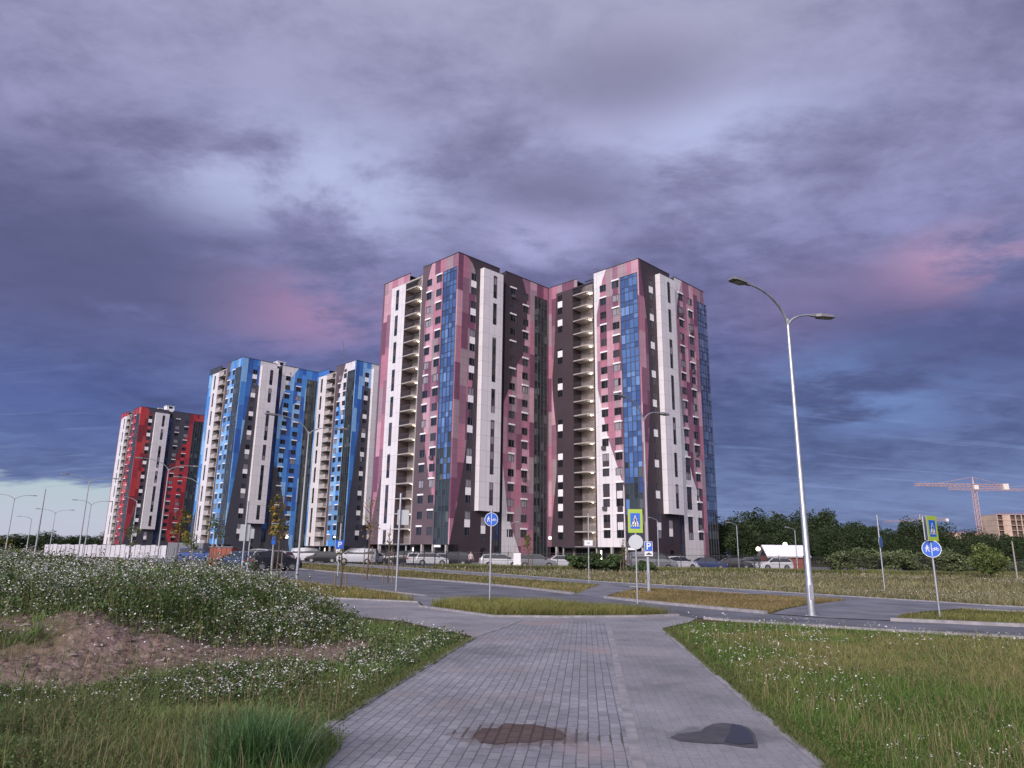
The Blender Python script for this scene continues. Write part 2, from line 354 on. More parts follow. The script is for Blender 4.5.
FP_F = smooth_line([(-57, 160), (-33.5, 114)] + G((389, 566.5), (519, 575.5), (600, 582), (650, 584.8), (720, 588.5), (800, 593.8), (850, 597), (930, 602), (1024, 608.5)) + [(26.6, 20), (40, 12.6)], 2)
sheet('footpath', FP_F + FP_N[::-1], .014, M_ASPH2, (-.5, .8))
DRIVE = G((772, 614.3), (785, 610), (806, 606), (850, 600), (880, 600.5), (930, 606), (962, 609), (925, 612), (900, 615.5), (893, 621), (830, 618.6))
sheet('driveway', DRIVE, .018, M_ASPH2, (.5, .8))
sheet('crossing_ramp', G((572, 594.5), (584, 596), (603, 598.5), (612, 594), (640, 588), (600, 585), (588, 589)), .018, M_ASPH2, (.3, .8))
BR_N = [(-0.62, 14.3), (-2.5, 17.3), (-4.1, 18.6), (-9, 22.5), (-16, 27.5)]
BR_F = [(4.6, 20.0), (3.5, 19.4), (1.3, 18.9), (-0.4, 18.8), (-2.6, 21.8), (-2.9, 23.6), (-5.6, 24.8), (-10.5, 27.6), (-18, 32)]
sheet('side_path', [(3.42, 16.5), (4.4, 18.0), (4.9, 19.2)] + BR_F + BR_N[::-1], .016, M_PAV2, (-.7, .5))
sheet('island_gap', [(-2.9, 23.7), (-2.5, 22.0), (-1.2, 24.2), (-2.2, 26.0), (-3.9, 28.0), (-4.6, 27.0)], .022, M_ASPH2)
ylist = [0, 2.5, 5.5, 7.2, 14.3]
top_y = 17.9
left = [(float(xl(y)), y) for y in [0, 2.5, 5.5, 7.2, 10, 14.3]] + [(-.05, 16.4), (.3, 17.9)]
sheet('paved_path', left + [(divx(top_y)-.045, top_y)] + [(divx(y)-.045, y) for y in (17.2, 6.3, 0)], .024, M_PAV, PDIR)
sheet('cycle_path', [(divx(y)+.045, y) for y in (0, 6.3, 17.2)] + [(divx(top_y)+.045, top_y), (3.55, top_y)] + [(float(xr(y)), y) for y in (16.5, 6.1, 0)], .024, M_PAV2, PDIR)
strip('path_divider', [(divx(y), y) for y in (0, 6.3, 12, 17.2, 17.9)], .10, 0, .027)
strip('path_kerb', [(float(xr(y))-.04, y) for y in (0, 3, 6.1, 9, 11, 13, 16.5)], .075, 0, .036)
strip('path_kerb', [(float(xl(y))-.03, y) for y in (0, 2.5, 5.5, 7.2, 10, 14.3)] + [(-.05, 16.4), (.3, 17.9)], .09, 0, .034)
_i = [p for p in ROAD_FAR if p[1] > gp(575, 595)[1]]; _j = [p for p in ROAD_FAR if gp(770, 614.6)[1] < p[1] < gp(604, 598.5)[1]]; _k = [p for p in ROAD_FAR if p[1] < gp(893, 621)[1]]
for seg in (_i, _j, _k): strip('road_kerb', seg, .18, 0, .09)
_n = [p for p in ROAD_NEAR if p[1] > 27]; _m = [p for p in ROAD_NEAR if 20.9 < p[1] < 24.6]; _o = [p for p in ROAD_NEAR if p[1] < 19.2]
for seg in (_n, _m, _o): strip('road_kerb', seg, .15, 0, .05)
strip('footpath_kerb', FP_F, .12, 0, .05); strip('footpath_kerb', [p for p in FP_N if p[1] > 44], .12, 0, .05); strip('footpath_kerb', [p for p in FP_N if 31.5 < p[1] < 38], .12, 0, .05); strip('footpath_kerb', [p for p in FP_N if p[1] < 24.5], .12, 0, .05)
strip('island_kerb', BR_F[:5], .14, 0, .06); strip('island_kerb', BR_F[5:], .14, 0, .06)
sheet('parking_lot', [(-6, 78), (70, 78), (90, 100), (60, 126), (-12, 124), (-60, 175), (-100, 200), (-75, 150), (-36, 124)], .012, M_ASPH, (1, 0))

# hollow in the blocks filled with wet sand, and the puddle on the cycle side
def blob(cx, cy, rx, ry, n, seed, jag, pts=None):
    r = random.Random(seed); out = []
    ph = [r.random()*6.28 for _ in range(4)]
    for k in range(n):
        a = 2*PI*k/n; q = 1+jag*(math.sin(2*a+ph[0])*.5+math.sin(3*a+ph[1])*.4+math.sin(5*a+ph[2])*.3+math.sin(9*a+ph[3])*.2); out.append((cx+rx*q*math.cos(a), cy+ry*q*math.sin(a)))
    return out
m_sand = paver_mat('wet_sand', (.095, .066, .060), (.075, .052, .048), (.048, .034, .032), .2, .1, .010, .0, bumps=.6)
pts = [gp(*p, .03) for p in [(473, 735), (482, 728), (497, 728), (505, 723), (520, 724), (533, 724), (548, 727), (560, 730), (566, 735), (561, 740), (545, 739), (530, 742), (512, 742), (496, 744), (480, 742)]]
sheet('sand_hollow', pts[::-1], .029, m_sand, PDIR)
mbj = MB(); m_joint = mat('dark_joint', (.085, .070, .070), .8)
d = Vector(PDIR).normalized(); n_ = Vector((-d.y, d.x)); c0 = Vector(gp(520, 734, .03))
rj = random.Random(4)
for k in range(-6, 10):
    a = c0 + n_*(-k*.1); e_ = .27*math.sqrt(max(.0, 1-(k/5.3)**2)); ln0 = -e_-.04-rj.random()*.10; ln1 = e_+.06+rj.random()*.15
    if k > 5: ln0 = -.05-.12*rj.random(); ln1 = .06+.16*rj.random()
    q = [a+d*ln0-n_*.008, a+d*ln0+n_*.008, a+d*ln1+n_*.006, a+d*ln1-n_*.006]
    mbj.face([(p.x, p.y, .0275+.00005*k) for p in q], m_joint)
o = mbj.build('open_joints'); o['kind'] = 'structure'
m_damp = mat('damp_paving', (.060, .058, .066), .6, noise=(6, .3)); m_pud = mat('puddle_water', (.036, .038, .050), .3, spec=.2)
pts = [gp(*p, .03) for p in [(670, 737), (678, 733.5), (690, 732), (701, 731), (705, 727), (713, 723.5), (724, 722.5), (733, 723.5), (741, 724.5), (749, 727.5), (754, 733), (757, 741), (758, 747.5), (750, 747.6), (738, 746), (724, 743.5), (708, 743), (694, 742), (680, 740.5)]]
sheet('damp_patch', pts[::-1], .028, m_damp)
pts = [gp(*p, .03) for p in [(731, 724), (741, 726), (748, 730), (753, 738), (754, 743), (740, 744.5), (724, 741.5), (730, 733)]]
sheet('puddle', pts[::-1], .032, m_pud)

# ------------------------------------------------------------------ apartment towers
FL = 2.92; Z0 = 5.4; HT = 59.0
def clip(poly, s0, s1, z0, z1):
    for ax, v, sg in ((0, s0, 1), (0, s1, -1), (1, z0, 1), (1, z1, -1)):
        out = []
        for i in range(len(poly)):
            a, b = poly[i-1], poly[i]; ia = (a[ax]-v)*sg >= 0; ib = (b[ax]-v)*sg >= 0
            if ia != ib:
                t = (v-a[ax])/(b[ax]-a[ax]); out.append((a[0]+(b[0]-a[0])*t, a[1]+(b[1]-a[1])*t))
            if ib: out.append(b)
        poly = out
        if not poly: return []
    return poly
def area(p): return abs(sum(p[i-1][0]*p[i][1]-p[i][0]*p[i-1][1] for i in range(len(p))))/2
def pmat(n, c, r=.55): return mat(n, c, r, noise=(.25, .08), bands=(1.2, 1.46, .025))
PINK = [pmat('panel_rose', (.40, .165, .235)), pmat('panel_mauve', (.25, .120, .175)), pmat('panel_plum', (.165, .058, .105)), pmat('panel_dusty', (.50, .285, .35)), pmat('panel_greyed', (.31, .225, .255))]
BLUE = [pmat('panel_azure', (.06, .23, .60)), pmat('panel_blue', (.04, .15, .46)), pmat('panel_royal', (.03, .10, .36)), pmat('panel_sky', (.22, .42, .70)), pmat('panel_steel', (.13, .27, .50))]
REDS = [pmat('panel_red', (.46, .035, .045)), pmat('panel_crimson', (.34, .03, .045)), pmat('panel_wine', (.20, .02, .03)), pmat('panel_coral', (.55, .10, .09)), pmat('panel_brick', (.36, .06, .06))]
DARKP = mat('panel_aubergine', (.050, .034, .044), .6, noise=(.25, .12), bands=(.6, .3, .02, .5)); DARKL = mat('panel_brown', (.110, .075, .088), .6, noise=(.25, .12), bands=(.6, .3, .02, .5))
DARKB = mat('panel_charcoal', (.055, .055, .075), .6, noise=(.25, .12), bands=(.6, .3, .02, .5)); DARKT = mat('panel_graphite', (.04, .042, .055), .6, noise=(.25, .1), bands=(1.2, 1.46, .02))
WHITE = mat('panel_white', (.66, .63, .66), .5, noise=(.3, .05), bands=(1.5, 2.92, .03)); WH2 = mat('panel_clean_white', (.78, .76, .78), .5)
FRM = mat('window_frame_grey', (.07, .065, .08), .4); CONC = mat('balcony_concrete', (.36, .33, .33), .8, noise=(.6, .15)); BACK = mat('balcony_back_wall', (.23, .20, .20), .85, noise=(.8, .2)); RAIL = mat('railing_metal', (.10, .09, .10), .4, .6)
COPE = mat('roof_coping', (.06, .05, .06), .5)
G1 = mat('glass_dark', (.012, .013, .018), .06, spec=.45); G2 = mat('glass_mid', (.045, .042, .055), .10, spec=.5); G3 = mat('glass_curtain', (.26, .24, .27), .30, spec=.5)
CW = [mat('curtain_glass_blue', (.19, .29, .46), .04, .82), mat('curtain_glass_deep', (.11, .17, .31), .05, .80), mat('curtain_glass_light', (.34, .46, .62), .05, .85)]
CG = [mat('loggia_glass_green', (.045, .06, .06), .06, .35), mat('loggia_glass_dark', (.022, .028, .03), .08, .2), mat('loggia_glass_pale', (.11, .125, .12), .15, .3)]
CN = [mat('stair_glass_navy', (.05, .085, .22), .08, .6), mat('stair_glass_ink', (.03, .05, .14), .08, .5), mat('stair_glass_blue', (.08, .16, .36), .08, .7)]
LAMPW = mat('lamp_glow_warm', (1, .9, .7), .5, emit=(1, .86, .60), es=1.6); LAMPC = mat('lamp_glow_cool', (1, 1, .95), .5, emit=(1, .93, .74), es=1.8)

def win_mesh(w_, h, panes, kind, lint):
    """window frame + pane, built in local x / z, outside towards -y"""
    f = MB(); t = .07; d0, d1 = -.03, .10
    f.box(-w_/2, w_/2, d0, d1, -h/2, -h/2+t, FRM); f.box(-w_/2, w_/2, d0, d1, h/2-t, h/2, FRM); f.box(-w_/2, -w_/2+t, d0, d1, -h/2+t, h/2-t, FRM); f.box(w_/2-t, w_/2, d0, d1, -h/2+t, h/2-t, FRM)
    xm = w_*.12
    f.box(xm-t/2, xm+t/2, .01, d1, -h/2+t, h/2-t, FRM)
    if lint: f.box(-w_/2-.02, w_/2+.12, -.16, .02, h/2+.03, h/2+.33, WH2)
    g = MB(); g.box(-w_/2+t, xm-t/2, .07, .09, -h/2+t, h/2-t, kind); g.box(xm+t/2, w_/2-t, .065, .085, -h/2+t, h/2-t, kind if random.random() < .7 else G1)
    return f, g
WINLIB = {}
def window(parent, face, ox, oy, s, z, w_, h, gi, lint, budget, bulk):
    if face == 'L': loc = (ox, oy+s, z); rz = -PI/2
    else: loc = (ox+s, oy, z); rz = 0
    if budget[0] > 0:
        budget[0] -= 1
        key = (w_, h, gi, lint)
        if key not in WINLIB:
            f, g = win_mesh(w_, h, 2, (G1, G2, G3)[gi], lint); fo = f.build('window', parent); go = g.build('pane', fo); WINLIB[key] = (fo.data, go.data)
        else:
            fo = bpy.data.objects.new('window', WINLIB[key][0]); go = bpy.data.objects.new('pane', WINLIB[key][1]); col.objects.link(fo); col.objects.link(go); fo.parent = parent; go.parent = fo
        fo.location = loc; fo.rotation_euler = (0, 0, rz)
    else:
        f, g = win_mesh(w_, h, 2, (G1, G2, G3)[gi], lint); M = Matrix.Translation(loc) @ Matrix.Rotation(rz, 4, 'Z')
        for q in (f, g):
            for v_, fc, mi in ((q.v, q.f, q.m),):
                VV = [tuple(M @ Vector(p)) for p in v_]
                b = len(bulk.v); bulk.v += VV
                for ff, i in zip(fc, mi): bulk.f.append(tuple(b+k for k in ff)); bulk.m.append(bulk.mi(q.ml[i])); bulk.uv.append(None); bulk.sm.append(False)

def glass_wall(parent, P, s0, s1, z0, z1, mats, seed, dark_below=0, cols=None, name='glass_strip', oo=0.0, weights=(6, 3, 2)):
    r = random.Random(seed); nc = cols or max(2, round((s1-s0)/1.05)); fr = MB(); gl = MB(); t = .05
    def bx(a0, a1, b0, b1, o0, o1, m, mb):
        c = [P(a, b, o) for a in (a0, a1) for b in (b0, b1) for o in (o0, o1)]
        mb.mesh(c, [(0, 1, 3, 2), (4, 6, 7, 5), (0, 4, 5, 1), (2, 3, 7, 6), (0, 2, 6, 4), (1, 5, 7, 3)], m)
    for i in range(nc+1):
        s = s0+(s1-s0)*i/nc; bx(s-.065, s+.065, z0, z1, oo-.12, oo+.05, FRM, fr)
    z = z0; rows = [z0]
    k = 0
    while z < z1-.5:
        z += (1.05, 1.87)[k % 2]; k += 1; rows.append(min(z, z1))
    if rows[-1] < z1: rows.append(z1)
    for z in rows: bx(s0-t/2+.001, s1+t/2-.001, z-t/2, z+t/2, oo-.11, oo+.06, FRM, fr)
    for i in range(nc):
        a0 = s0+(s1-s0)*i/nc+t/2; a1 = s0+(s1-s0)*(i+1)/nc-t/2
        for j in range(len(rows)-1):
            b0, b1 = rows[j]+t/2, rows[j+1]-t/2; tl = [r.uniform(-.005, .005) for _ in range(4)]
            pool = mats if rows[j] > dark_below + r.uniform(-5, 7) else ([CG[0], CG[1], CG[0]] if r.random() < .85 else [CG[2], CG[0], CG[2]])  # darker glass colours low on the blue strips stand in for reflected trees and horizon
            m = r.choices(pool, weights)[0]
            if j % 2 == 0 and r.random() < .25: m = pool[1]
            gl.face([P(a0, b0, oo-.03+tl[0]), P(a1, b0, oo-.03+tl[1]), P(a1, b1, oo-.03+tl[1]+tl[2]), P(a0, b1, oo-.03+tl[0]+tl[2])], m)
    f = fr.build(name, parent); gl.build('pane_grid', f); return f

def block(root, ox, oy, Ll, Rl, depth, sch, budget, bulk, seed):
    r = random.Random(seed)
    PL = lambda s, z, o=0: (ox-o, oy+s, z)
    PR = lambda s, z, o=0: (ox+s, oy-o, z)
    wall = MB()
    zfl = [Z0-.75+FL*k for k in range(18)] + [Z0+.75+FL*k for k in range(18)] + [3.0, 57.2, HT]
    for face, P, Ln, holes, regs, base, pal in (
        ('L', PL, Ll, [(.4, 4.5, 3.0, 56.2), (11.2, 17.0, 3.0, 57.2), (11.2, 15.7, 57.2, HT)], sch['regL'], sch['baseL'], sch['palL']),
        ('R', PR, Rl, [(11.2, 13.0, 0, HT), (21.9, 25.9, 1.0, 56.0)], sch['regR'], sch['baseR'], sch['palR'])):
        wins = []
        if face == 'L': wins = [(4.9, 6.6, 0), (8.1, 9.7, 0)]
        else: wins = [(3.45, 4.85, 0), (14.4, 16.1, 0), (18.2, 19.9, 0)]
        cs = [0.0]
        while cs[-1] < Ln-1.2: cs.append(cs[-1]+r.choice((1.3, 1.7, 2.1)))
        pcols = cs[:] + [Ln]
        sb = set(round(v, 3) for v in cs if v < Ln) | {0.0, Ln}
        for a, b, _ in wins: sb |= {a, b}
        for h in holes: sb |= {h[0], h[1]}
        if face == 'L': sb |= {22.0}
        sb = sorted(v for v in sb if 0 <= v <= Ln); 
        zb = sorted(set([0.0] + zfl + ([56.2] if face == 'L' else [56.0, 1.0])))
        cache = {}
        def shade(s, z):
            ci = next((i for i in range(len(pcols)-1) if pcols[i] <= s < pcols[i+1]), len(pcols)-2)
            ph = (ci*2) % 5; zi = int((z/FL+ph*.6)//2.5)
            key = (ci, zi)
            if key not in cache:
                prev = [cache.get((ci-1, zi)), cache.get((ci, zi-1))]
                ch = [q for q in pal if q not in prev]; cache[key] = r.choice(ch)
            return cache[key]
        uvm = 0 if face == 'L' else 40
        def put(poly, m, o):
            pts = [P(a, b, o) for a, b in poly]; wall.face(pts, m, [(a+uvm, b) for a, b in poly])
        for i in range(len(sb)-1):
            s0, s1 = sb[i], sb[i+1]; sm_ = (s0+s1)/2
            if s1-s0 < 1e-3: continue
            for j in range(len(zb)-1):
                z0, z1 = zb[j], zb[j+1]; zm = (z0+z1)/2
                if any(h[0] < sm_ < h[1] and h[2] < zm < h[3] for h in holes): continue
                isw = any(a < sm_ < b for a, b, _ in wins); k = (zm-Z0)/FL
                if isw and abs(k-round(k))*FL < .7 and 0 <= round(k) <= 17: continue
                if face == 'L' and zm < 3.0:
                    continue
                if face == 'L' and zm < 3 and False: pass
                m0 = base if base is not None else shade(sm_, zm)
                rect = [(s0, z0), (s1, z0), (s1, z1), (s0, z1)]
                full = False; over = []
                for ri, (poly, pm) in enumerate(regs):
                    q = clip(poly, s0, s1, z0, z1)
                    if len(q) < 3: continue
                    A = area(q)
                    if A < .01: continue
                    mm = pm if not isinstance(pm, list) else (cache.setdefault(('r', ri, i//2, int(zm/FL)//3), r.choice(pm)))
                    if A > .985*(s1-s0)*(z1-z0): m0 = mm; over = []
                    else: over.append((q, mm, .02+.006*ri))
                # panels linking the windows above and below one another
                if isw:
                    kk = math.floor(k)
                    if face == 'R' and s0 < 5 and kk % 2 == 0 and 0 <= kk < 17 and abs(k-kk-.5) < .3: m0 = WH2; over = []
                    elif m0 is WHITE and kk >= 0 and (kk+int(s0)) % 2 == 0 and abs(k-kk-.5) < .3: m0 = sch['dark']; over = []
                put(rect, m0, 0)
                for q, mm, oo in over: put(q, mm, oo)
    # back and hidden sides, roof
    dk = sch['dark']
    wall.face([(ox+Rl, oy, 0), (ox+Rl, oy+depth, 0), (ox+Rl, oy+depth, HT), (ox+Rl, oy, HT)], sch['side']); wall.face([(ox, oy+Ll, 0), (ox, oy+depth, 0), (ox, oy+depth, HT), (ox, oy+Ll, HT)][::-1], sch['side']) if depth > Ll+.1 else None
    wall.face([(ox, oy+depth, 0), (ox+Rl, oy+depth, 0), (ox+Rl, oy+depth, HT), (ox, oy+depth, HT)][::-1], sch['side'])
    # stair shaft recess on L, glazed slit recess on R, recessed ground floor on L
    def q(P, s0, s1, o0, o1, z0, z1, m):     # a rectangle between two plan points
        wall.face([P(s0, z0, o0), P(s1, z0, o1), P(s1, z1, o1), P(s0, z1, o0)], m)
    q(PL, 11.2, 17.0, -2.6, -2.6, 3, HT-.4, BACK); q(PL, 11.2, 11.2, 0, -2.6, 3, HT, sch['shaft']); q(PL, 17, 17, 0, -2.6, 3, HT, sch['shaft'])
    q(PR, 11.2, 13.0, -2.8, -2.8, 0, HT, dk); q(PR, 11.2, 11.2, 0, -2.8, 0, HT, dk); q(PR, 13, 13, 0, -2.8, 0, HT, dk)
    wall.box(ox+11.2, ox+13, oy+.5, oy+2.8, 55.9, 56.1, dk)
    q(PL, 0, Ll, -2.2, -2.2, 0, 3, DARKT); wall.face([PL(0, 3, 0), PL(Ll, 3, 0), PL(Ll, 3, -2.2), PL(0, 3, -2.2)], DARKT); q(PL, 0, 0, 0, -2.2, 0, 3, DARKT)
    for s in (1.0, 4.7, 8, 11, 17.2, 21.8):
        if s < Ll-.5: wall.box(ox+.02, ox+.5, oy+s-.2, oy+s+.2, 0, 3, CONC)
    # roof sheet around the recesses
    zr = HT-.45
    for x0, x1, y0, y1 in ((0, 2.6, 0, 11.2), (0, 2.6, 15.7, Ll), (2.6, 11.2, 0, depth), (11.2, 13, 2.8, depth), (13, Rl, 0, depth), (0, 2.6, Ll, depth)):
        if y1-y0 > .05: wall.face([(ox+x0, oy+y0, zr), (ox+x1, oy+y0, zr), (ox+x1, oy+y1, zr), (ox+x0, oy+y1, zr)], COPE)
    wall.build('wall', root)
    cp = MB()
    def cop(x0, x1, y0, y1): cp.box(ox+x0, ox+x1, oy+y0, oy+y1, HT, HT+.14, COPE)
    cop(-.08, .25, -.08, 11.2); cop(-.08, .25, 15.7, Ll+.08); cop(.25, 11.25, -.08, .25); cop(12.95, Rl+.08, -.08, .25); cop(2.4, 2.7, 11.2, 15.7); cop(11.2, 13.0, 2.65, 2.95)
    cop(Rl-.2, Rl+.08, .25, depth); cop(-.08, Rl-.2, depth-.2, depth+.08)
    cp.build('coping', root)
    # projecting bay
    by = MB(); b0, b1, bo, bz0, bz1 = 5.8, 11.2, 1.15, 9.2, 57.3
    zc = sorted({bz0, bz1} | {v for g in sch['bay'] for v in g})
    for i in range(len(zc)-1):
        z0, z1 = zc[i], zc[i+1]; w_in = any(g[0] <= z0 and z1 <= g[1] for g in sch['bay'])
        segs = [(b0, 8.45), (9.45, b1)] if w_in else [(b0, b1)]
        for a, b in segs: by.face([PR(a, z0, bo), PR(b, z0, bo), PR(b, z1, bo), PR(a, z1, bo)], WHITE, [(a, z0), (b, z0), (b, z1), (a, z1)])
    by.face([PR(b0, bz0, .03), PR(b0, bz0, bo), PR(b0, bz1, bo), PR(b0, bz1, .03)], WHITE, [(0, bz0), (1, bz0), (1, bz1), (0, bz1)]); by.face([PR(b1, bz0, bo), PR(b1, bz0, .03), PR(b1, bz1, .03), PR(b1, bz1, bo)], WHITE, [(0, bz0), (1, bz0), (1, bz1), (0, bz1)])
    by.face([PR(b0, bz1, bo), PR(b1, bz1, bo), PR(b1, bz1, .03), PR(b0, bz1, .03)], WHITE); by.face([PR(b0, bz0, bo), PR(b0, bz0, .03), PR(b1, bz0, .03), PR(b1, bz0, bo)], DARKT)
    bo_ = by.build('bay', root)
    for g0, g1 in sch['bay']:
        sw = MB(); n = max(1, round((g1-g0)/FL)); 
        for a, b in ((8.45, 8.5), (9.4, 9.45)): sw.mesh([PR(a, g0, bo-.15), PR(b, g0, bo-.15), PR(b, g1, bo-.15), PR(a, g1, bo-.15), PR(a, g0, bo+.02), PR(b, g0, bo+.02), PR(b, g1, bo+.02), PR(a, g1, bo+.02)], [(4, 5, 6, 7), (0, 4, 7, 3), (1, 2, 6, 5), (0, 1, 5, 4), (3, 7, 6, 2)], FRM)
        z = g0; k = 0
        while z < g1-.1:
            z2 = min(g1, z+(1.5 if k % 2 == 0 else 1.42)); m = r.choice([G1, G1, G2, G3]) if k % 2 == 0 else sch['spand']
            sw.face([PR(8.5, z, bo-.12), PR(9.4, z, bo-.12), PR(9.4, z2, bo-.12), PR(8.5, z2, bo-.12)], m); 
            if k: sw.box(ox+8.5, ox+9.4, oy-bo+.06, oy-bo+.14, z-.03, z+.03, FRM)
            z = z2; k += 1
        sw.build('slot_window', bo_)
    # glass
    glass_wall(root, PL, .4, 4.5, 3.0, 56.2, sch['gL'], seed+1, sch.get('gLdark', 20), 4)
    glass_wall(root, PR, 21.9, 25.9, 1.0, 56.0, sch['gR'], seed+2, sch.get('gRdark', 0), 4)
    glass_wall(root, PR, 11.25, 12.95, 1.0, 55.9, sch['gS'], seed+3, 0, 2, 'stair_glass', -.5)
    # windows
    for s, w_ in ((5.75, 1.7), (8.9, 1.6)):
        for k in range(18):
            window(root, 'L', ox, oy, s, Z0+FL*k, w_, 1.5, r.choices((0, 1, 2), (6, 3, 2))[0], (k+(s > 6)) % 2 == 1, budget, bulk)
    for s, w_ in ((15.25, 1.7), (19.05, 1.7), (4.15, 1.4)):
        for k in range(18):
            window(root, 'R', ox, oy, s, Z0+FL*k, w_, 1.5, r.choices((0, 1, 2), (6, 3, 2))[0], s > 5 and (k+(s > 16)) % 2 == 1, budget, bulk)
    # lower windows below the bay, pale panels, narrow stair windows of the strip beside the balconies
    ex = MB()
    for z0, z1, m in ((3.6, 5.1, G2), (5.1, 6.6, WH2), (6.6, 8.1, G3), (1.0, 2.6, G1)): ex.box(ox+7.6, ox+8.7, oy-.05, oy+.02, z0, z1-.03, m)
    ex.build('low_window', root)
    for g0, g1 in sch['strip']:
        sw = MB(); z = g0; k = 0; a0, a1 = sch['stripx']
        while z < g1-.1:
            z2 = min(g1, z+1.46); m = r.choice([G1, G1, G2]) if k % 2 == 0 else sch['spand']
            if sch.get('stripsq'): m = G1 if k % 2 == 0 else WH2
            sw.box(ox-.05, ox+.01, oy+a0, oy+a1, z+.03, z2-.03, m); z = z2; k += 1
        sw.box(ox-.03, ox+.02, oy+a0-.06, oy+a1+.06, g0-.05, g1+.05, FRM); sw.build('strip_window', root)
    # balconies of the open stair
    for k in range(-1, 18):
        zs = Z0-1.42+FL*(k+1)-.0 if k >= 0 else 3.0
        zs = 3.0+FL*(k+1)
        if zs > 57: continue
        b = MB(); a0, a1 = 11.25, 16.95
        slab = [(-.02, a1), (-.02, 13.5), (-1.3, 11.5), (-1.3, a0), (-2.58, a0), (-2.58, a1)]
        top = [(ox-o, oy+s, zs+.10) for o, s in slab]; bot = [(ox-o, oy+s, zs-.12) for o, s in slab]
        b.face(top[::-1], CONC); b.face(bot, CONC)
        for i in range(6): j = (i+1) % 6; b.face([bot[i], bot[j], top[j], top[i]], CONC)
        bo2 = b.build('balcony', root)
        if sch['solid']:
            p = MB(); p.box(ox-.06, ox+.04, oy+13.4, oy+16.95, zs-.12, zs+1.25, CONC); p.build('parapet', bo2)
        else:
            p = MB(); p.box(ox-.04, ox+.01, oy+13.5, oy+16.95, zs+1.08, zs+1.14, RAIL)
            for i in range(24): yy = oy+13.5+i*.148; p.box(ox-.03, ox, yy, yy+.03, zs+.1, zs+1.08, RAIL)
            for i in range(14):
                t = i/13; xx = ox+.02+1.26*t; yy = oy+13.5-2.0*t; p.box(xx, xx+.03, yy, yy+.03, zs+.1, zs+1.08, RAIL)
            p.tube([(ox+.02, oy+13.5, zs+1.1), (ox+1.28, oy+11.5, zs+1.1)], .03, RAIL, 6); p.build('railing', bo2)
        if sch['lamps'] and k < 17:
            l = MB(); cx, cy = (ox+1.2, oy+13.2); l.tube([(cx, cy, zs+FL-.125), (cx, cy, zs+FL-.24)], [.26, .22], LAMPW if sch['lamps'] == 1 else LAMPC, 12); lo = l.build('ceiling_lamp', bo2)
            pd = STAIRL if 'STAIRL' in globals() else None
            if pd is None:
                pd = bpy.data.lights.new('stair_light', 'POINT'); pd.energy = 60; pd.color = (1, .84, .62); pd.shadow_soft_size = .2; globals()['STAIRL'] = pd
            po_ = bpy.data.objects.new('stair_light', pd); col.objects.link(po_); po_.parent = lo; po_.location = (cx, cy, zs+FL-.45)
    fr = MB(); fr.box(ox-.10, ox+.25, oy+11.2, oy+11.45, 3, 57.4, sch['post']); fr.box(ox-.1, ox+.2, oy+11.45, oy+17.0, 56.9, 57.25, sch['post']); fr.build('shaft_frame', root)
    # outdoor units in their baskets
    for face, s, k in sch['ac']:
        a = MB(); P = PL if face == 'L' else PR; z = Z0-1.05+FL*k
        c = [P(s+i, z+j, o) for i in (-.45, .45) for j in (-.35, .35) for o in (.02, .5)]
        a.mesh(c, [(0, 1, 3, 2), (4, 6, 7, 5), (0, 4, 5, 1), (2, 3, 7, 6), (0, 2, 6, 4), (1, 5, 7, 3)], FRM); a.build('air_conditioner', root)
    # entrance canopy
    ca = MB(); ca.box(ox-2.2, ox-.01, oy+9.5, oy+18.5, 2.75, 2.97, DARKT); ca.box(ox-2.1, ox-1.9, oy+9.8, oy+10.0, 0, 2.74, CONC); ca.box(ox-2.1, ox-1.9, oy+18.0, oy+18.2, 0, 2.74, CONC); co = ca.build('canopy', root)
    l = MB(); l.box(ox-.06, ox-.01, oy+10.2, oy+10.5, .6, 2.4, LAMPC); l.build('lit_door_slot', co)
    if sch['lamps']:
        for s_ in (3.3, -0.9): 
            if s_ > 0: l = MB(); l.box(ox-.12, ox-.01, oy+s_-1.0, oy+s_+.8, 2.5, 2.9, WH2); l.build('house_sign', root)

BAYW = [(10.3, 14.6), (16.1, 26.6), (28.0, 32.8), (34.2, 43.3), (46.0, 50.5), (51.6, 56.4)]
BAYN = [(10.3, 14.9), (16.3, 21.0), (22.6, 28.0), (29.5, 36.5), (38, 44), (45.5, 50.4), (51.8, 56.3)]
STRW = [(3.1, 5.7), (7.1, 14.6), (16.1, 20.8), (22.6, 27.3), (28.6, 32.8), (34.1, 38.6), (40.1, 44.6), (46.1, 50.5), (51.8, 56.3)]
darkL1 = [(11.2, 3), (4.6, 3), (4.6, 9.8), (5.7, 12.3), (8.0, 20.6), (9.7, 30), (10.0, 50), (9.7, 55), (8.9, 57.6), (8.3, 59), (11.2, 59)]
brownL1 = [(22, 3), (26, 3), (25.2, 5), (24.0, 9.8), (22, 17.5)]
whiteStrip = [(17, 3), (22, 3), (22, 57.2), (17, 57.2)]
darkR1 = [(0, 0), (11.2, 0), (11.2, 59), (1.5, 59), (2.6, 58.7), (3.6, 57.9), (4.4, 56.6), (4.75, 54.5), (4.9, 50), (4.9, 40), (4.4, 32), (3.0, 18.3), (1.4, 9.5), (0, 3.2)]
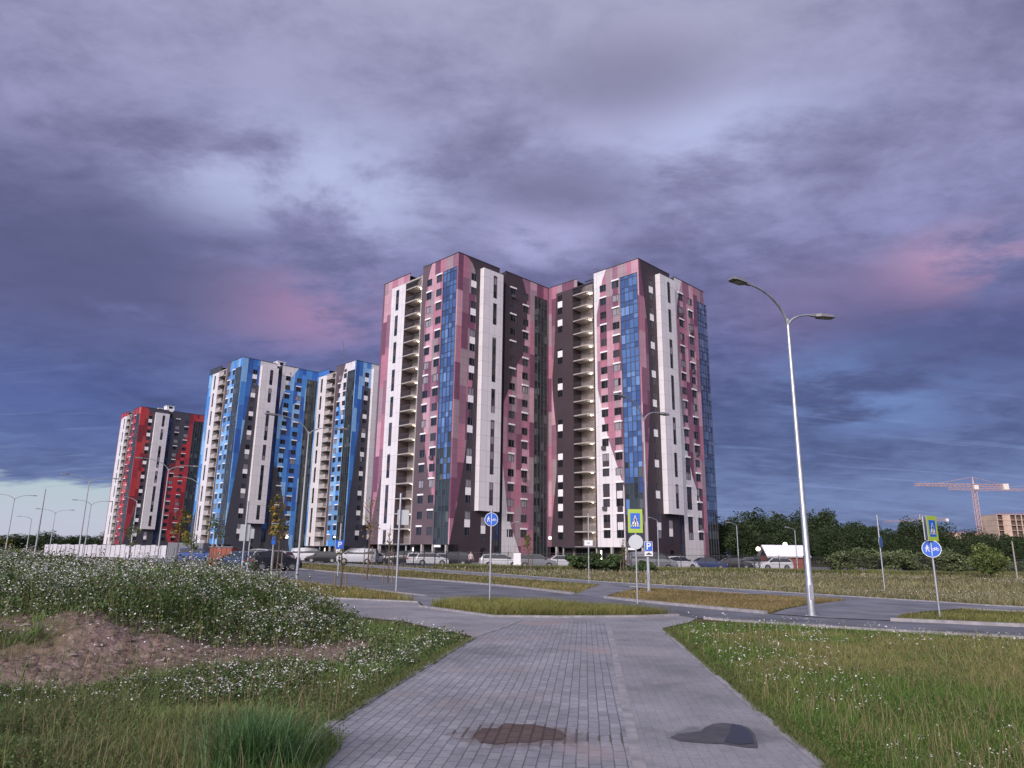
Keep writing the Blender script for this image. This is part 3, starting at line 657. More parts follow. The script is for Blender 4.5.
pinkS = {'baseL': None, 'baseR': None, 'palL': PINK, 'palR': PINK, 'dark': DARKP, 'side': PINK[1], 'shaft': DARKL, 'post': CONC, 'spand': DARKL, 'bay': BAYW, 'strip': STRW, 'stripx': (19.4, 20.3),
         'regL': [(darkL1, DARKL), (brownL1, DARKL), (whiteStrip, WHITE)],
         'regR': [(darkR1, DARKP), ([(13, 31), (14.7, 34.6), (15.8, 38.4), (18.4, 42), (19.6, 50), (19.3, 55.6), (18, 59), (13, 59)], DARKP), ([(13, 0), (18.4, 0), (18.0, 1.6), (15.8, 6.1), (14.5, 9.2), (13, 18.5)], WHITE)],
         'gL': CW, 'gR': CG, 'gS': CN, 'gLdark': 16, 'gRdark': 60, 'solid': False, 'lamps': 1, 'ac': [('R', 15.2, 17), ('L', 5.8, 5), ('R', 19, 4)]}
pink2 = dict(pinkS); pink2.update({'bay': BAYN, 'strip': [(4.4, 7.2), (8.6, 17.6), (19, 21.8), (25, 29), (33.8, 38), (41, 44.4), (48, 51.0), (52.2, 56.6)], 'stripx': (19.9, 21.2), 'stripsq': True, 'post': DARKP, 'spand': DARKP, 'gR': CW, 'gRdark': 6, 'gLdark': 12, 'lamps': 2, 'shaft': DARKP,
         'regL': [([(11.2, 3), (4.7, 3), (4.7, 14), (8.2, 23.6), (10.6, 34), (10.6, 49.4), (9.0, 56.8), (8, 59), (11.2, 59)], WHITE),
                  ([(17, 3), (23.0, 3), (23.1, 5), (22.5, 11), (21.6, 18), (21.6, 26), (22.6, 34), (22.8, 38), (22.2, 45), (21.6, 57.2), (17, 57.2)], DARKP)],
         'regR': [([(0, 0), (11.2, 0), (11.2, 59), (.5, 59), (1.5, 52.7), (2.6, 45), (2.6, 30), (1.7, 22.7), (.3, 10.5), (0, 8)], DARKP),
                  ([(13, 0), (19.8, 0), (19.8, 11.6), (16.7, 17.2), (14.5, 24.2), (13.4, 34), (13.3, 50), (14.0, 54), (16, 59), (13, 59)], WHITE)],
         'ac': [('R', 15.2, 16), ('R', 19.0, 15), ('R', 19.0, 12), ('R', 19, 6), ('R', 19, 1), ('L', 9.2, 6), ('L', 9.2, 2)]})
blueS = dict(pinkS); blueS.update({'palL': [BLUE[3], BLUE[0], BLUE[4], BLUE[3]], 'palR': [BLUE[0], BLUE[1], BLUE[3], BLUE[0], BLUE[2]], 'dark': DARKB, 'side': BLUE[1], 'post': CONC, 'shaft': CONC, 'spand': DARKB, 'bay': BAYW, 'solid': True, 'lamps': 0, 'gL': CG, 'gR': CG, 'gS': CN, 'gLdark': 60, 'gRdark': 60,
         'regL': [(whiteStrip, WHITE), ([(11.2, 3), (9.9, 3), (10.4, 20), (10.4, 40), (8.9, 57.6), (8.3, 59), (11.2, 59)], DARKL), ([(15.7, 57.2), (25, 57.2), (25, 59), (15.7, 59)], DARKT), ([(22, 3), (26, 3), (25, 9), (22, 16)], DARKB)],
         'regR': [([(0, 0), (11.2, 0), (11.2, 50), (3.4, 51.4), (2.8, 44), (1.5, 26), (.2, 11), (0, 8)], DARKB), ([(5.6, 51), (11.2, 51), (11.2, 59), (5.6, 59)], WHITE), ([(13, 44), (14, 49.7), (16, 55), (18.6, 59), (13, 59)], WHITE),
                  ([(13, 0), (21.0, 0), (19, 8), (16, 21), (14.6, 26), (13, 27)], DARKB)], 'ac': [('R', 15.2, 13)]})
blue2 = dict(blueS); blue2.update({'regL': blueS['regL'][:1] + [([(11.2, 3), (9.9, 3), (10.2, 30), (9.9, 45), (6, 58), (6, 59), (11.2, 59)], DARKL), ([(5.8, 40), (9, 50), (6, 59), (.6, 59), (.6, 56.2), (4.5, 56.2)], WHITE), ([(15.7, 57.2), (25, 57.2), (25, 59), (15.7, 59)], BLUE[1])]})
redS = dict(pinkS); redS.update({'palL': [REDS[0], REDS[3], REDS[1], REDS[2]], 'palR': [REDS[0], REDS[1], REDS[2], REDS[4]], 'dark': DARKB, 'side': REDS[1], 'post': CONC, 'shaft': CONC, 'spand': DARKB, 'solid': True, 'lamps': 0, 'gL': CG, 'gR': CG, 'gS': CN, 'gLdark': 60, 'gRdark': 60,
         'regL': [([(17, 3), (26, 3), (26, 56), (22, 57.2), (17, 57.2)], WHITE), ([(11.2, 3), (9.9, 3), (10.4, 20), (10.4, 40), (8.9, 57.6), (8.3, 59), (11.2, 59)], DARKL)],
         'regR': [(darkR1, DARKB), ([(13, 33), (14.5, 36), (17.0, 42), (19.9, 50), (20.2, 59), (13, 59)], DARKB), ([(13, 0), (18.4, 0), (17, 5), (14.6, 10), (13, 18)], DARKB)], 'ac': []})
def tower(C, sch, label, seed, sch2=None, off=(26.2, -23.6)):
    root = empty('apartment_tower', (C[0], C[1], 0), math.radians(45), label, 'apartment building', 'high-rise apartment blocks')
    budget = [100]; bulk = MB()
    block(root, 0, 0, 24.6, 26.2, 25.2, sch, budget, bulk, seed)
    if sch2: block(root, off[0], off[1], -off[1], 25.0, 45.0, sch2, budget, bulk, seed+50)
    if bulk.v: o = bulk.build('window', root); o['kind'] = 'stuff'
    return root
tp = tower((-10.8, 127.8), pinkS, 'tallest apartment pair clad in pink, plum and white panels with lit stair balconies', 11, pink2, (26.4, -23.9))
tb = tower((-82.4, 206.9), blueS, 'blue and white clad apartment pair between the pink block and the red block', 23, blue2, (25.6, -22.8))
tr = tower((-154.4, 286.5), redS, 'red and charcoal clad apartment block standing farthest away on the left', 37)
# roof furniture
def roof_box(parent, x, y, s, h, m):
    b = MB(); b.box(x-s/2, x+s/2, y-s/2, y+s/2, HT-.5, HT+h, m); b.box(x-s/2-.2, x+s/2+.2, y-s/2-.2, y+s/2+.2, HT+h+.01, HT+h+.2, m); b.box(x-s*.2, x+s*.25, y-s/2-.03, y-s/2+.02, HT+h-1.0, HT+h-.1, G1); b.build('roof_vent', parent)
roof_box(tb, 15.5, 7.5, 2.6, 2.6, WH2); roof_box(tr, 13.5, 7.5, 3.2, 3.0, WH2); roof_box(tr, 8.8, 4.5, 1.6, 1.0, WH2)
a = MB(); a.tube([(23, -21, HT-.4), (22.0, -19.6, HT+6.5)], .09, FRM, 6); a.build('roof_antenna', tb)
for px, py, rt in ((1.5, 12.3, tp), (3.0, 10.8, tp), (27.6, -12.5, tp), (29.0, -9.8, tp)):
    a = MB(); a.tube([(px, py, HT-.4), (px, py, HT+1.6)], .05, FRM, 6); a.tube([(px-.5, py+.5, HT+1.3), (px+.5, py-.5, HT+1.3)], .03, FRM, 6); a.build('roof_antenna', rt)

# ------------------------------------------------------------------ vegetation made of real blades and leaves
def leafmat(name, tr=.25, rough=.6):
    m = bpy.data.materials.new(name); m.use_nodes = True; nt = m.node_tree; N = nt.nodes.new; L = nt.links.new; b = nt.nodes['Principled BSDF']
    a = N('ShaderNodeAttribute'); a.attribute_name = 'Col'; L(a.outputs['Color'], b.inputs['Base Color']); b.inputs['Roughness'].default_value = rough; b.inputs['Specular IOR Level'].default_value = .2
    t = N('ShaderNodeBsdfTranslucent'); L(a.outputs['Color'], t.inputs[0]); x = N('ShaderNodeMixShader'); x.inputs[0].default_value = tr
    L(b.outputs[0], x.inputs[1]); L(t.outputs[0], x.inputs[2]); L(x.outputs[0], nt.nodes['Material Output'].inputs[0]); return m
M_LEAF = leafmat('grass_leaf'); M_TREE = leafmat('tree_leaf', .15); M_PETAL = leafmat('petal', .2, .8)
def mesh_np(name, V, Fidx, nper, C, m, parent=None):
    """V (n,3); Fidx flat loop indices; nper vertices per face (array); C per-vertex colours"""
    me = bpy.data.meshes.new(name); me.vertices.add(len(V)); me.vertices.foreach_set('co', np.asarray(V, np.float32).ravel())
    me.loops.add(len(Fidx)); me.loops.foreach_set('vertex_index', np.asarray(Fidx, np.int32)); nf = len(nper); me.polygons.add(nf)
    st = np.concatenate([[0], np.cumsum(nper)[:-1]]); me.polygons.foreach_set('loop_start', st.astype(np.int32))
    try: me.polygons.foreach_set('loop_total', np.asarray(nper, np.int32))
    except Exception: pass
    ca = me.color_attributes.new('Col', 'FLOAT_COLOR', 'POINT'); ca.data.foreach_set('color', np.concatenate([C, np.ones((len(C), 1))], 1).astype(np.float32).ravel())
    me.materials.append(m); me.update(calc_edges=True); me.validate()
    o = bpy.data.objects.new(name, me); col.objects.link(o); o.parent = parent; return o
def blades(x, y, z, h, wd, colr, lean=.35, tipc=None):
    """curved blades of five vertices"""
    n = len(x); a = rng.random(n)*2*PI; la = rng.random(n)*2*PI; ln = h*lean*rng.random(n)*1.3
    cx, cy = np.cos(a)*wd/2, np.sin(a)*wd/2; dx, dy = np.cos(la)*ln, np.sin(la)*ln
    V = np.empty((n, 5, 3)); z = z-.02
    V[:, 0] = np.stack([x-cx, y-cy, z], 1); V[:, 1] = np.stack([x+cx, y+cy, z], 1)
    V[:, 2] = np.stack([x+cx*.8+dx*.3, y+cy*.8+dy*.3, z+h*.55], 1); V[:, 3] = np.stack([x-cx*.8+dx*.3, y-cy*.8+dy*.3, z+h*.55], 1)
    V[:, 4] = np.stack([x+dx, y+dy, z+h*(1-.15*lean)], 1)
    C = np.repeat(colr[:, None, :], 5, 1)
    if tipc is not None: C[:, 4] = tipc; C[:, 2:4] = (C[:, 2:4]+tipc[:, None, :])/2
    b = np.arange(n)[:, None]*5
    F = np.concatenate([b+np.array([0, 1, 2, 3]), b+np.array([3, 2, 4])], 1)
    return V.reshape(-1, 3), F.ravel(), np.tile([4, 3], n), C.reshape(-1, 3)
def quads(x, y, z, s, colr, up=.7):
    """little randomly tipped quads: petals, umbels, leaves"""
    n = len(x); nrm = rng.normal(size=(n, 3)); nrm[:, 2] = np.abs(nrm[:, 2])+up*2; nrm /= np.linalg.norm(nrm, axis=1)[:, None]
    r = rng.normal(size=(n, 3)); a = np.cross(nrm, r); a /= np.linalg.norm(a, axis=1)[:, None]; b = np.cross(nrm, a)
    c = np.stack([x, y, z], 1); s = np.asarray(s)[:, None]; k = (.55+.5*rng.random((n, 1)))
    V = np.stack([c-a*s, c-b*s*k, c+a*s, c+b*s*k], 1).reshape(-1, 3)
    F = (np.arange(n)[:, None]*4+np.arange(4)).ravel(); return V, F, np.full(n, 4), np.repeat(colr, 4, 0)
def join(parts):
    V = []; F = []; P = []; C = []; o = 0
    for v, f, p, c in parts: V.append(v); F.append(f+o); P.append(p); C.append(c); o += len(v)
    return np.concatenate(V), np.concatenate(F), np.concatenate(P), np.concatenate(C)
def mixc(n, cols, wts):
    cols = np.array(cols); i = rng.choice(len(cols), n, p=np.array(wts)/sum(wts)); return cols[i]*(.75+.5*rng.random((n, 1)))
def scatter(n, y0, y1, x0, x1, keep):
    """points whose density falls off with the square of the distance from the footway end"""
    y = 1/(1/y0+(1/y1-1/y0)*rng.random(n)); u = rng.random(n)
    lo = np.maximum(-.95*y-1, x0); hi = np.minimum(.95*y+1, x1); x = lo+(hi-lo)*u; k = keep(x, y) & (hi > lo); return x[k], y[k]
GREEN = [(.060, .105, .022), (.085, .135, .030), (.115, .145, .040), (.045, .080, .022), (.16, .135, .065), (.20, .15, .09)]

# right-hand lawn
LAWN = [(2.6, 3.0), (2.62, 6.1), (3.55, 16.5), (4.5, 18.0)] + [(p[0]-.25, p[1]-.35) for p in ROAD_NEAR if p[1] < 18.6] + [(40, 2), (30, 3)]
def patch_tone(x, y, s1=.22, s2=.9): return .55*vnoise(x+17, y+5, s1)+.45*vnoise(x, y, s2)
def lawn():
    parts = []
    x, y = scatter(280000, 4.6, 19, 2.2, 30, lambda x, y: inside(LAWN, x, y)); n = len(x)
    t = patch_tone(x, y); dry = .75*S((t-.45)/.25)*S((y-7)/4)
    c = mixc(n, [(.075, .135, .028), (.10, .165, .035), (.055, .10, .022)], [3, 3, 2])*(1-dry[:, None]) + mixc(n, [(.16, .15, .055), (.20, .16, .08), (.12, .14, .045)], [3, 2, 3])*dry[:, None]
    edge = np.clip((x-xr(y))/.5, .35, 1)
    h = (.05+.10*rng.random(n))*(.55+.9*vnoise(x, y, 1.1))*edge; h *= np.where(rng.random(n) < .05, 1.8, 1)
    tip = c*.8+np.array([.20, .15, .08])*.3*dry[:, None]
    parts.append(blades(x, y, hgt(x, y), h, .0026+.0007*y, c*1.4, .8, tip*1.4))
    # ragged fringe creeping over the edge of the paving
    for side in (1, -1):
        y = 1/(1/4.8+(1/16.2-1/4.8)*rng.random(9000)); e = (xr(y) if side == 1 else xl(y)); q = vnoise(y*0+3*side, y, 2.3)*.6+vnoise(y*0+9, y*1.0, 7.)*.4
        x = e+side*(.16*rng.random(9000)-.15*np.clip(q-.28, 0, 1)); k = (q > .22)*(rng.random(9000) < .85); k = k.astype(bool) & ((side == 1) | ((y > 7.2) & (y < 14.0))); x, y = x[k], y[k]; n = len(x)
        parts.append(blades(x, y, np.maximum(hgt(x, y), .02), .035+.08*rng.random(n), .003+.0006*y, mixc(n, [(.08, .13, .035), (.13, .14, .05), (.17, .14, .07)], [3, 2, 1]), .9))
    # stalks with pale seed heads
    x, y = scatter(5000, 5, 19, 2.8, 30, lambda x, y: inside(LAWN, x, y)); n = len(x)
    parts.append(blades(x, y, hgt(x, y), .18+.16*rng.random(n), .0025+.0004*y, mixc(n, [(.26, .19, .11), (.22, .20, .10)], [1, 1]), .35))
    x, y = scatter(60000, 4.8, 19, 2.4, 30, lambda x, y: inside(LAWN, x, y) & (vnoise(x+31, y+7, 1.3) > .42)); n = len(x)
    parts.append(quads(x, y, hgt(x, y)+.02+.11*rng.random(n), .004+.0009*y*(.4+.8*rng.random(n)), mixc(n, [(.075, .125, .03), (.11, .16, .05), (.14, .13, .06)], [3, 3, 1]), .3))
    mesh = mesh_np('lawn_grass', *join(parts), M_LEAF); tag(mesh, 'uneven green and straw coloured lawn grass to the right of the paved path', 'grass', kind='stuff')
    # daisies and yarrow
    def fk(x, y): return inside(LAWN, x, y) & (vnoise(x+3, y+8, .45)*.6+vnoise(x, y, 1.3)*.4+.16*S((y-9)/6) > .52) & (rng.random(len(x)) < .18+.82*S((y-6)/6))
    x, y = scatter(4200, 5.0, 18.5, 2.9, 30, fk); n = len(x); z = hgt(x, y)+.12+.18*rng.random(n)
    P = []
    for k in range(3):
        jx, jy, jz = rng.normal(size=(3, n))*.018; P.append(quads(x+jx, y+jy, z+jz*.5, .002+.0009*y*(.6+.6*rng.random(n)), mixc(n, [(.74, .72, .72), (.68, .68, .60), (.6, .58, .55)], [4, 2, 1])))
    P.append(blades(x, y, hgt(x, y), z-hgt(x, y), np.full(n, .006), mixc(n, [(.08, .12, .04)], [1]), .05))
    tag(mesh_np('lawn_flowers', *join(P), M_PETAL), 'small white daisies scattered through the right-hand lawn', 'flowers', kind='stuff')
lawn()

# left bank
BANK = [(-2.1, 2.5), (-1.50, 4.0), (-1.38, 6.75), (-1.72, 6.85), (-1.66, 7.4), (-0.80, 14.2), (-2.7, 17.0), (-4.3, 18.3), (-9, 22.2), (-16, 27.2), (-30, 36), (-60, 40), (-40, 2)]
def bank():
    keep = lambda x, y: inside(BANK, x, y)
    parts = []
    x, y = scatter(300000, 4.2, 30, -30, 0, keep); d = dirt(x, y); k = (d < .16+.2*rng.random(len(x))) | (rng.random(len(x)) < .035); x, y, d = x[k], y[k], d[k]; n = len(x)
    t = patch_tone(x+40, y); dry = S((t-.5)/.25)*.35; dk = S((-x-3.2)/2)*(1-S((y-9)/3))
    c = mixc(n, [(.075, .125, .032), (.105, .16, .042), (.055, .09, .026)], [3, 3, 2])*(.7+.6*vnoise(x+3, y+3, 1.6))[:, None]*(1-dry[:, None]) + mixc(n, [(.16, .13, .06), (.20, .15, .08), (.11, .11, .045)], [3, 2, 3])*dry[:, None]
    top = S((y-11)/2)*S((-x-3.5)/2)
    h = (.05+.12*rng.random(n))*(.45+1.1*vnoise(x, y, 1.3))*(1+.9*top+.4*dk)
    h *= np.clip((xl(y)-x)/.4, .4, 1)
    parts.append(blades(x, y, hgt(x, y), h, .0032+.0008*y, c*1.35, .8, c*1.25+.02))
    x, y = scatter(3500, 5.0, 26, -30, 0, keep); n = len(x)
    parts.append(blades(x, y, hgt(x, y), .18+.24*rng.random(n), .0025+.0004*y, mixc(n, [(.25, .19, .11), (.20, .19, .10), (.14, .10, .07)], [2, 2, 1]), .3))
    x, y = scatter(90000, 4.5, 24, -30, 0, lambda x, y: keep(x, y) & (vnoise(x+31, y+7, 1.1) > .40) & (dirt(x, y) < .3)); n = len(x)
    parts.append(quads(x, y, hgt(x, y)+.02+.16*rng.random(n), .004+.0009*y*(.4+.9*rng.random(n)), mixc(n, [(.065, .12, .03), (.10, .155, .05), (.05, .085, .025), (.14, .12, .07)], [3, 3, 2, 1]), .2))
    tag(mesh_np('bank_grass', *join(parts), M_LEAF), 'rough green and brown grass on the earth bank left of the path', 'grass', kind='stuff')
    # tall leafy weeds on the crest and along the toe
    def wk(x, y):
        toe = 7.5+.5*np.sin(x*.5)+np.where(x > -5.8, (x+5.8)*1.15, 0); t = (y-toe)/3.7
        crest = (t > .74+.16*(vnoise(x+3, y, .9)-.5)*2) & (x < -2.6) & (x < -.30*y+1.6 + 0*y); foot = (t < -.02) & (x > -7) & (x < xl(y)-.25) & (y > 7.4) & (vnoise(x+2, y+6, .8) > .48)
        side = (x > -2.5) & (x < xl(y)-.25) & (vnoise(x, y, 1.1) > .3) & (y > 9.5) & (y < 17.5)
        return keep(x, y) & (crest | foot | side)
    x, y = scatter(15000, 6.0, 30, -30, -.6, wk); n = len(x); g = hgt(x, y)
    toe = 7.5+.5*np.sin(x*.5)+np.where(x > -5.8, (x+5.8)*1.15, 0); cr = S(((y-toe)/3.7-.66)/.3)*S((-2.6-x)/1.5)
    H = (.07+.11*rng.random(n))*(.6+.8*vnoise(x, y, 1.7))+cr*(.18+.36*rng.random(n))*(.45+1.0*vnoise(x, y, .8)); P = [blades(x, y, g, H, .008+.0007*y, mixc(n, [(.07, .10, .035), (.10, .12, .045)], [1, 1]), .25)]
    for k in range(14):
        f = rng.random(n)*.85+.1; j = rng.normal(size=(2, n))*.08*(1.1-f*.5)
        P.append(quads(x+j[0], y+j[1], g+H*f, .007+.0014*y*(.4+.9*rng.random(n)), mixc(n, [(.065, .11, .035), (.09, .14, .045), (.12, .14, .06), (.05, .08, .03), (.15, .12, .07)], [3, 3, 3, 2, 1]), .1))
    tag(mesh_np('tall_weeds', *join(P), M_TREE), 'tall leafy weeds growing along the crest and foot of the left bank', 'weeds', kind='stuff')
    # white flower heads on them
    pf = np.where(cr > .5, .08+.88*S((.5*vnoise(x+7, y, .45)+.5*vnoise(x, y+5, 1.4)-.34)/.22), .18+.6*S((vnoise(x+4, y+9, .7)-.35)/.3)); k = rng.random(n) < pf; x, y, g, H, cr = x[k], y[k], g[k], H[k], cr[k]; n = len(x); P = []
    for q in range(10):
        j = rng.normal(size=(3, n))*np.array([.06, .06, .045])[:, None]
        keepq = rng.random(n) < np.where(cr > .5, .85, .35)
        P.append(quads((x+j[0])[keepq], (y+j[1])[keepq], (g+H*(.97-.10*(q % 3))+j[2]*.8)[keepq], (.004+.0011*y*(.4+.8*rng.random(n)))[keepq], mixc(n, [(.60, .60, .58), (.48, .50, .46), (.70, .68, .68)], [3, 3, 2])[keepq], .5))
    # low daisies on the dirt and in front of it
    x, y = scatter(3000, 6.4, 16, -9, -.8, lambda x, y: keep(x, y) & (vnoise(x+1, y+3, .6)*.7+vnoise(x, y, 2.)*.3 > .52-.08*S((x+5)/2)) & (y > 7.2)); n = len(x); z = hgt(x, y)+.1+.14*rng.random(n)
    for q in range(3):
        j = rng.normal(size=(3, n))*.02; P.append(quads(x+j[0], y+j[1], z+j[2]*.4,   .003+.0010*y*(.6+.6*rng.random(n)), mixc(n, [(.66, .64, .64), (.58, .58, .50)], [3, 1]), .8))
    P.append(blades(x, y, hgt(x, y), z-hgt(x, y), np.full(n, .006), mixc(n, [(.08, .12, .04)], [1]), .05))
    # a few yellow heads at the far left
    x = rng.uniform(-8.6, -7.9, 40); y = rng.uniform(10.8, 11.8, 40); z = hgt(x, y)+.75+.25*rng.random(40); P.append(quads(x, y, z, np.full(40, .025), mixc(40, [(.62, .42, .03)], [1])))
    P.append(blades(x, y, hgt(x, y), z-hgt(x, y), np.full(40, .01), mixc(40, [(.08, .12, .04)], [1]), .05))
    tag(mesh_np('weed_flowers', *join(P), M_PETAL), 'small white flower heads covering the weeds on the left bank', 'flowers', kind='stuff')
    # clods on the bare slope
    n = 9000; x = rng.uniform(-9.5, -2.2, n); y = rng.uniform(6.8, 14.5, n); k = rng.random(n) < dirt(x, y); x, y = x[k], y[k]; n = len(x)
    s = .010+.060*rng.random(n)**4; z = hgt(x, y); base = np.array([[1, 0, 0], [-.4, .9, 0], [-.6, -.8, 0], [.1, .1, .75], [0, 0, -.6]]); V = (base[None]*s[:, None, None]*(.7+.6*rng.random((n, 5, 1))))+np.stack([x, y, z], 1)[:, None]
    b = np.arange(n)[:, None]*5; F = np.concatenate([b+np.array(q) for q in ((0, 1, 3), (1, 2, 3), (2, 0, 3))], 1)
    tag(mesh_np('clods', V.reshape(-1, 3), F.ravel(), np.full(3*n, 3), np.repeat(mixc(n, [(.20, .145, .125), (.30, .23, .20), (.13, .095, .08)], [3, 2, 2]), 5, 0), M_PETAL), 'loose reddish clods on the bare slope of the bank', 'soil', kind='stuff')
bank()
def tuft(loc, n, h, wd, c, label, seed):
    x = loc[0]+rng.normal(size=n)*.16; y = loc[1]+rng.normal(size=n)*.13; a = rng.random(n)*2*PI; L_ = h*(.7+.45*rng.random(n)); sp = .95*rng.random(n)**.6
    segs = 5; V = np.empty((n, 2*segs+1, 3)); g = hgt(x, y)
    for i in range(segs):
        t = i/segs; r = sp*L_*t**1.7; zz = L_*(t-.42*sp*t**2.2); w_ = wd*(1-t*.7)
        V[:, 2*i] = np.stack([x+np.cos(a)*r-np.sin(a)*w_/2, y+np.sin(a)*r+np.cos(a)*w_/2, g+zz-.01], 1); V[:, 2*i+1] = np.stack([x+np.cos(a)*r+np.sin(a)*w_/2, y+np.sin(a)*r-np.cos(a)*w_/2, g+zz-.01], 1)
    V[:, 2*segs] = np.stack([x+np.cos(a)*sp*L_, y+np.sin(a)*sp*L_, g+L_*(1-.42*sp)], 1)
    b = np.arange(n)[:, None]*(2*segs+1); F = np.concatenate([b+np.array([2*i, 2*i+1, 2*i+3, 2*i+2]) for i in range(segs-1)]+[b+np.array([2*segs-2, 2*segs-1, 2*segs])], 1)
    C = np.repeat(mixc(n, c, [1]*len(c))[:, None], 2*segs+1, 1)
    o = mesh_np('grass_tuft', V.reshape(-1, 3), F.ravel(), np.tile([4]*(segs-1)+[3], n), C.reshape(-1, 3), M_LEAF); return tag(o, label, 'grass tuft')
tuft(gp(256, 775), 900, .52, .008, [(.055, .125, .040), (.09, .18, .065), (.13, .23, .095), (.04, .09, .028)], 'large blue-green grass tuft at the bottom edge of the picture by the path', 1)
tuft((-4.4, 6.1), 500, .40, .006, [(.05, .085, .025), (.07, .10, .035)], 'soft dark green grass tuft at the far left of the foreground', 2)

# islands, verge and meadow
def field(name, poly, n, y0, y1, hmin, hvar, cols, wts, label, cat='grass', wk=.0012, x0=-200, x1=200, lean=.4, extra=None):
    x0 = max(x0, min(p[0] for p in poly)); x1 = min(x1, max(p[0] for p in poly)); y0 = max(y0, min(p[1] for p in poly)); y1 = min(y1, max(p[1] for p in poly))
    x, y = scatter(n, y0, y1, x0, x1, lambda x, y: inside(poly, x, y)); n = len(x); t = vnoise(x, y, .35)[:, None]*.5+vnoise(x+9, y+3, 1.1)[:, None]*.5
    c = mixc(n, cols, wts)*(.55+.9*t); h = (hmin+hvar*rng.random(n))*(.75+.5*t[:, 0]); P = [blades(x, y, hgt(x, y), h, wk*y, c, lean, c*1.15)]
    if extra: P += extra(x, y, h)
    return tag(mesh_np(name, *join(P), M_LEAF), label, cat, kind='stuff')
YG = [(.15, .165, .045), (.19, .18, .06), (.10, .13, .035), (.23, .18, .08)]
EDGE = [(-2.1, 4.6), (-1.34, 4.6), (-1.36, 6.3), (-1.62, 6.85), (-2.1, 6.9)]
field('path_edge_grass', EDGE, 5000, 4.6, 7, .09, .12, [(.06, .105, .028), (.08, .13, .035), (.10, .115, .04)], [3, 3, 1], 'ragged green grass hanging over the left corner of the paved path', wk=.0009, lean=.8)
ISL_B = [(4.5, 20.25), (3.5, 19.55), (1.3, 19.05), (-0.3, 18.95), (-2.35, 21.8), (-1.1, 24.0), (0.9, 23.0), (2.4, 21.9), (3.8, 20.9)]
ISL_A = [(-2.95, 23.8), (-5.6, 25.0), (-10.5, 27.9), (-20, 34), (-34, 66), (-20.4, 51), (-11.4, 37.4), (-6.4, 30.8), (-4.6, 27.4), (-3.6, 25.2)]
field('island_grass', ISL_B, 38000, 17, 26, .17, .20, YG, [3, 3, 3, 2], 'tall yellow-green grass on the island in front of the path end', wk=.0005, lean=.75)
field('island_grass', ISL_A, 90000, 21, 66, .16, .20, YG[:3]+[(.26, .19, .09)], [2, 3, 2, 4], 'tall straw-tinged grass strip between the side path and the road', wk=.0006, lean=.7)
VERGE_L = [p for p in ROAD_FAR if p[1] > gp(578, 595)[1]]; VERGE_L = [(p[0]+.2, p[1]+.1) for p in VERGE_L] + [(p[0]-.2, p[1]) for p in FP_N if p[1] > 39.3][::-1]
field('verge_grass', VERGE_L, 110000, 30, 150, .06, .10, [(.14, .14, .05), (.20, .165, .075), (.24, .16, .09), (.11, .13, .04)], [3, 3, 2, 3], 'short worn grass verge between the far kerb and the footpath', wk=.0010)
VERGE_R = G((606, 597.5), (650, 602.5), (720, 609), (766, 613.4), (782, 609), (806, 605), (848, 600), (800, 597.8), (720, 592.8), (652, 588.3), (625, 592))
field('verge_grass', VERGE_R, 40000, 18, 44, .05, .09, [(.22, .15, .08), (.19, .13, .07), (.16, .145, .055), (.12, .13, .045)], [3, 3, 3, 2], 'dry reddish brown grass verge beside the driveway mouth', wk=.0009)
VERGE_S = G((895, 620.5), (1024, 626.5)) + [(20, 15.6), (34, 10.2), (38, 10.6), (25, 17.6)] + G((1024, 613), (962, 609.8), (928, 612.6), (902, 616))
field('verge_grass', VERGE_S, 60000, 10, 28, .06, .12, [(.12, .15, .04), (.15, .155, .05), (.20, .16, .07)], [4, 3, 2], 'green grass verge around the shared path sign on the right', wk=.0009)
MEAD = [(p[0]+.3, p[1]+.2) for p in FP_F[::-1]] + [(-44, 122), (-6.8, 75), (70, 77), (130, 110), (150, 60), (60, 12)]
def whites(x, y, h):
    k = (rng.random(len(x)) < .22) & (vnoise(x+5, y+5, .09) > .42); x, y, h = x[k], y[k], h[k]; n = len(x)
    return [quads(x, y, h*.85, .0009*y*(.5+.6*rng.random(n)), mixc(n, [(.42, .40, .34), (.34, .30, .24), (.5, .5, .46)], [3, 3, 1]), .3)]
field('meadow_grass', MEAD, 330000, 14, 118, .10, .22, [(.24, .21, .115), (.30, .26, .16), (.14, .155, .06), (.18, .135, .085), (.11, .13, .05)], [3, 3, 3, 2, 3], 'pale seeding meadow grass stretching from the footpath to the fence and bushes', 'meadow', wk=.00065, lean=.9, x1=110, extra=whites)

field('fence_grass', [(-8, 73.6), (-4, 72.8), (70, 73), (70, 75.6), (-5, 75.4)], 60000, 72, 76, .25, .35, [(.20, .17, .09), (.13, .15, .05), (.09, .12, .04), (.24, .20, .12)], [2, 3, 3, 1], 'tall rank grass at the foot of the black fence before the parked cars', 'meadow', wk=.0009, lean=.6, x0=-9, x1=71)
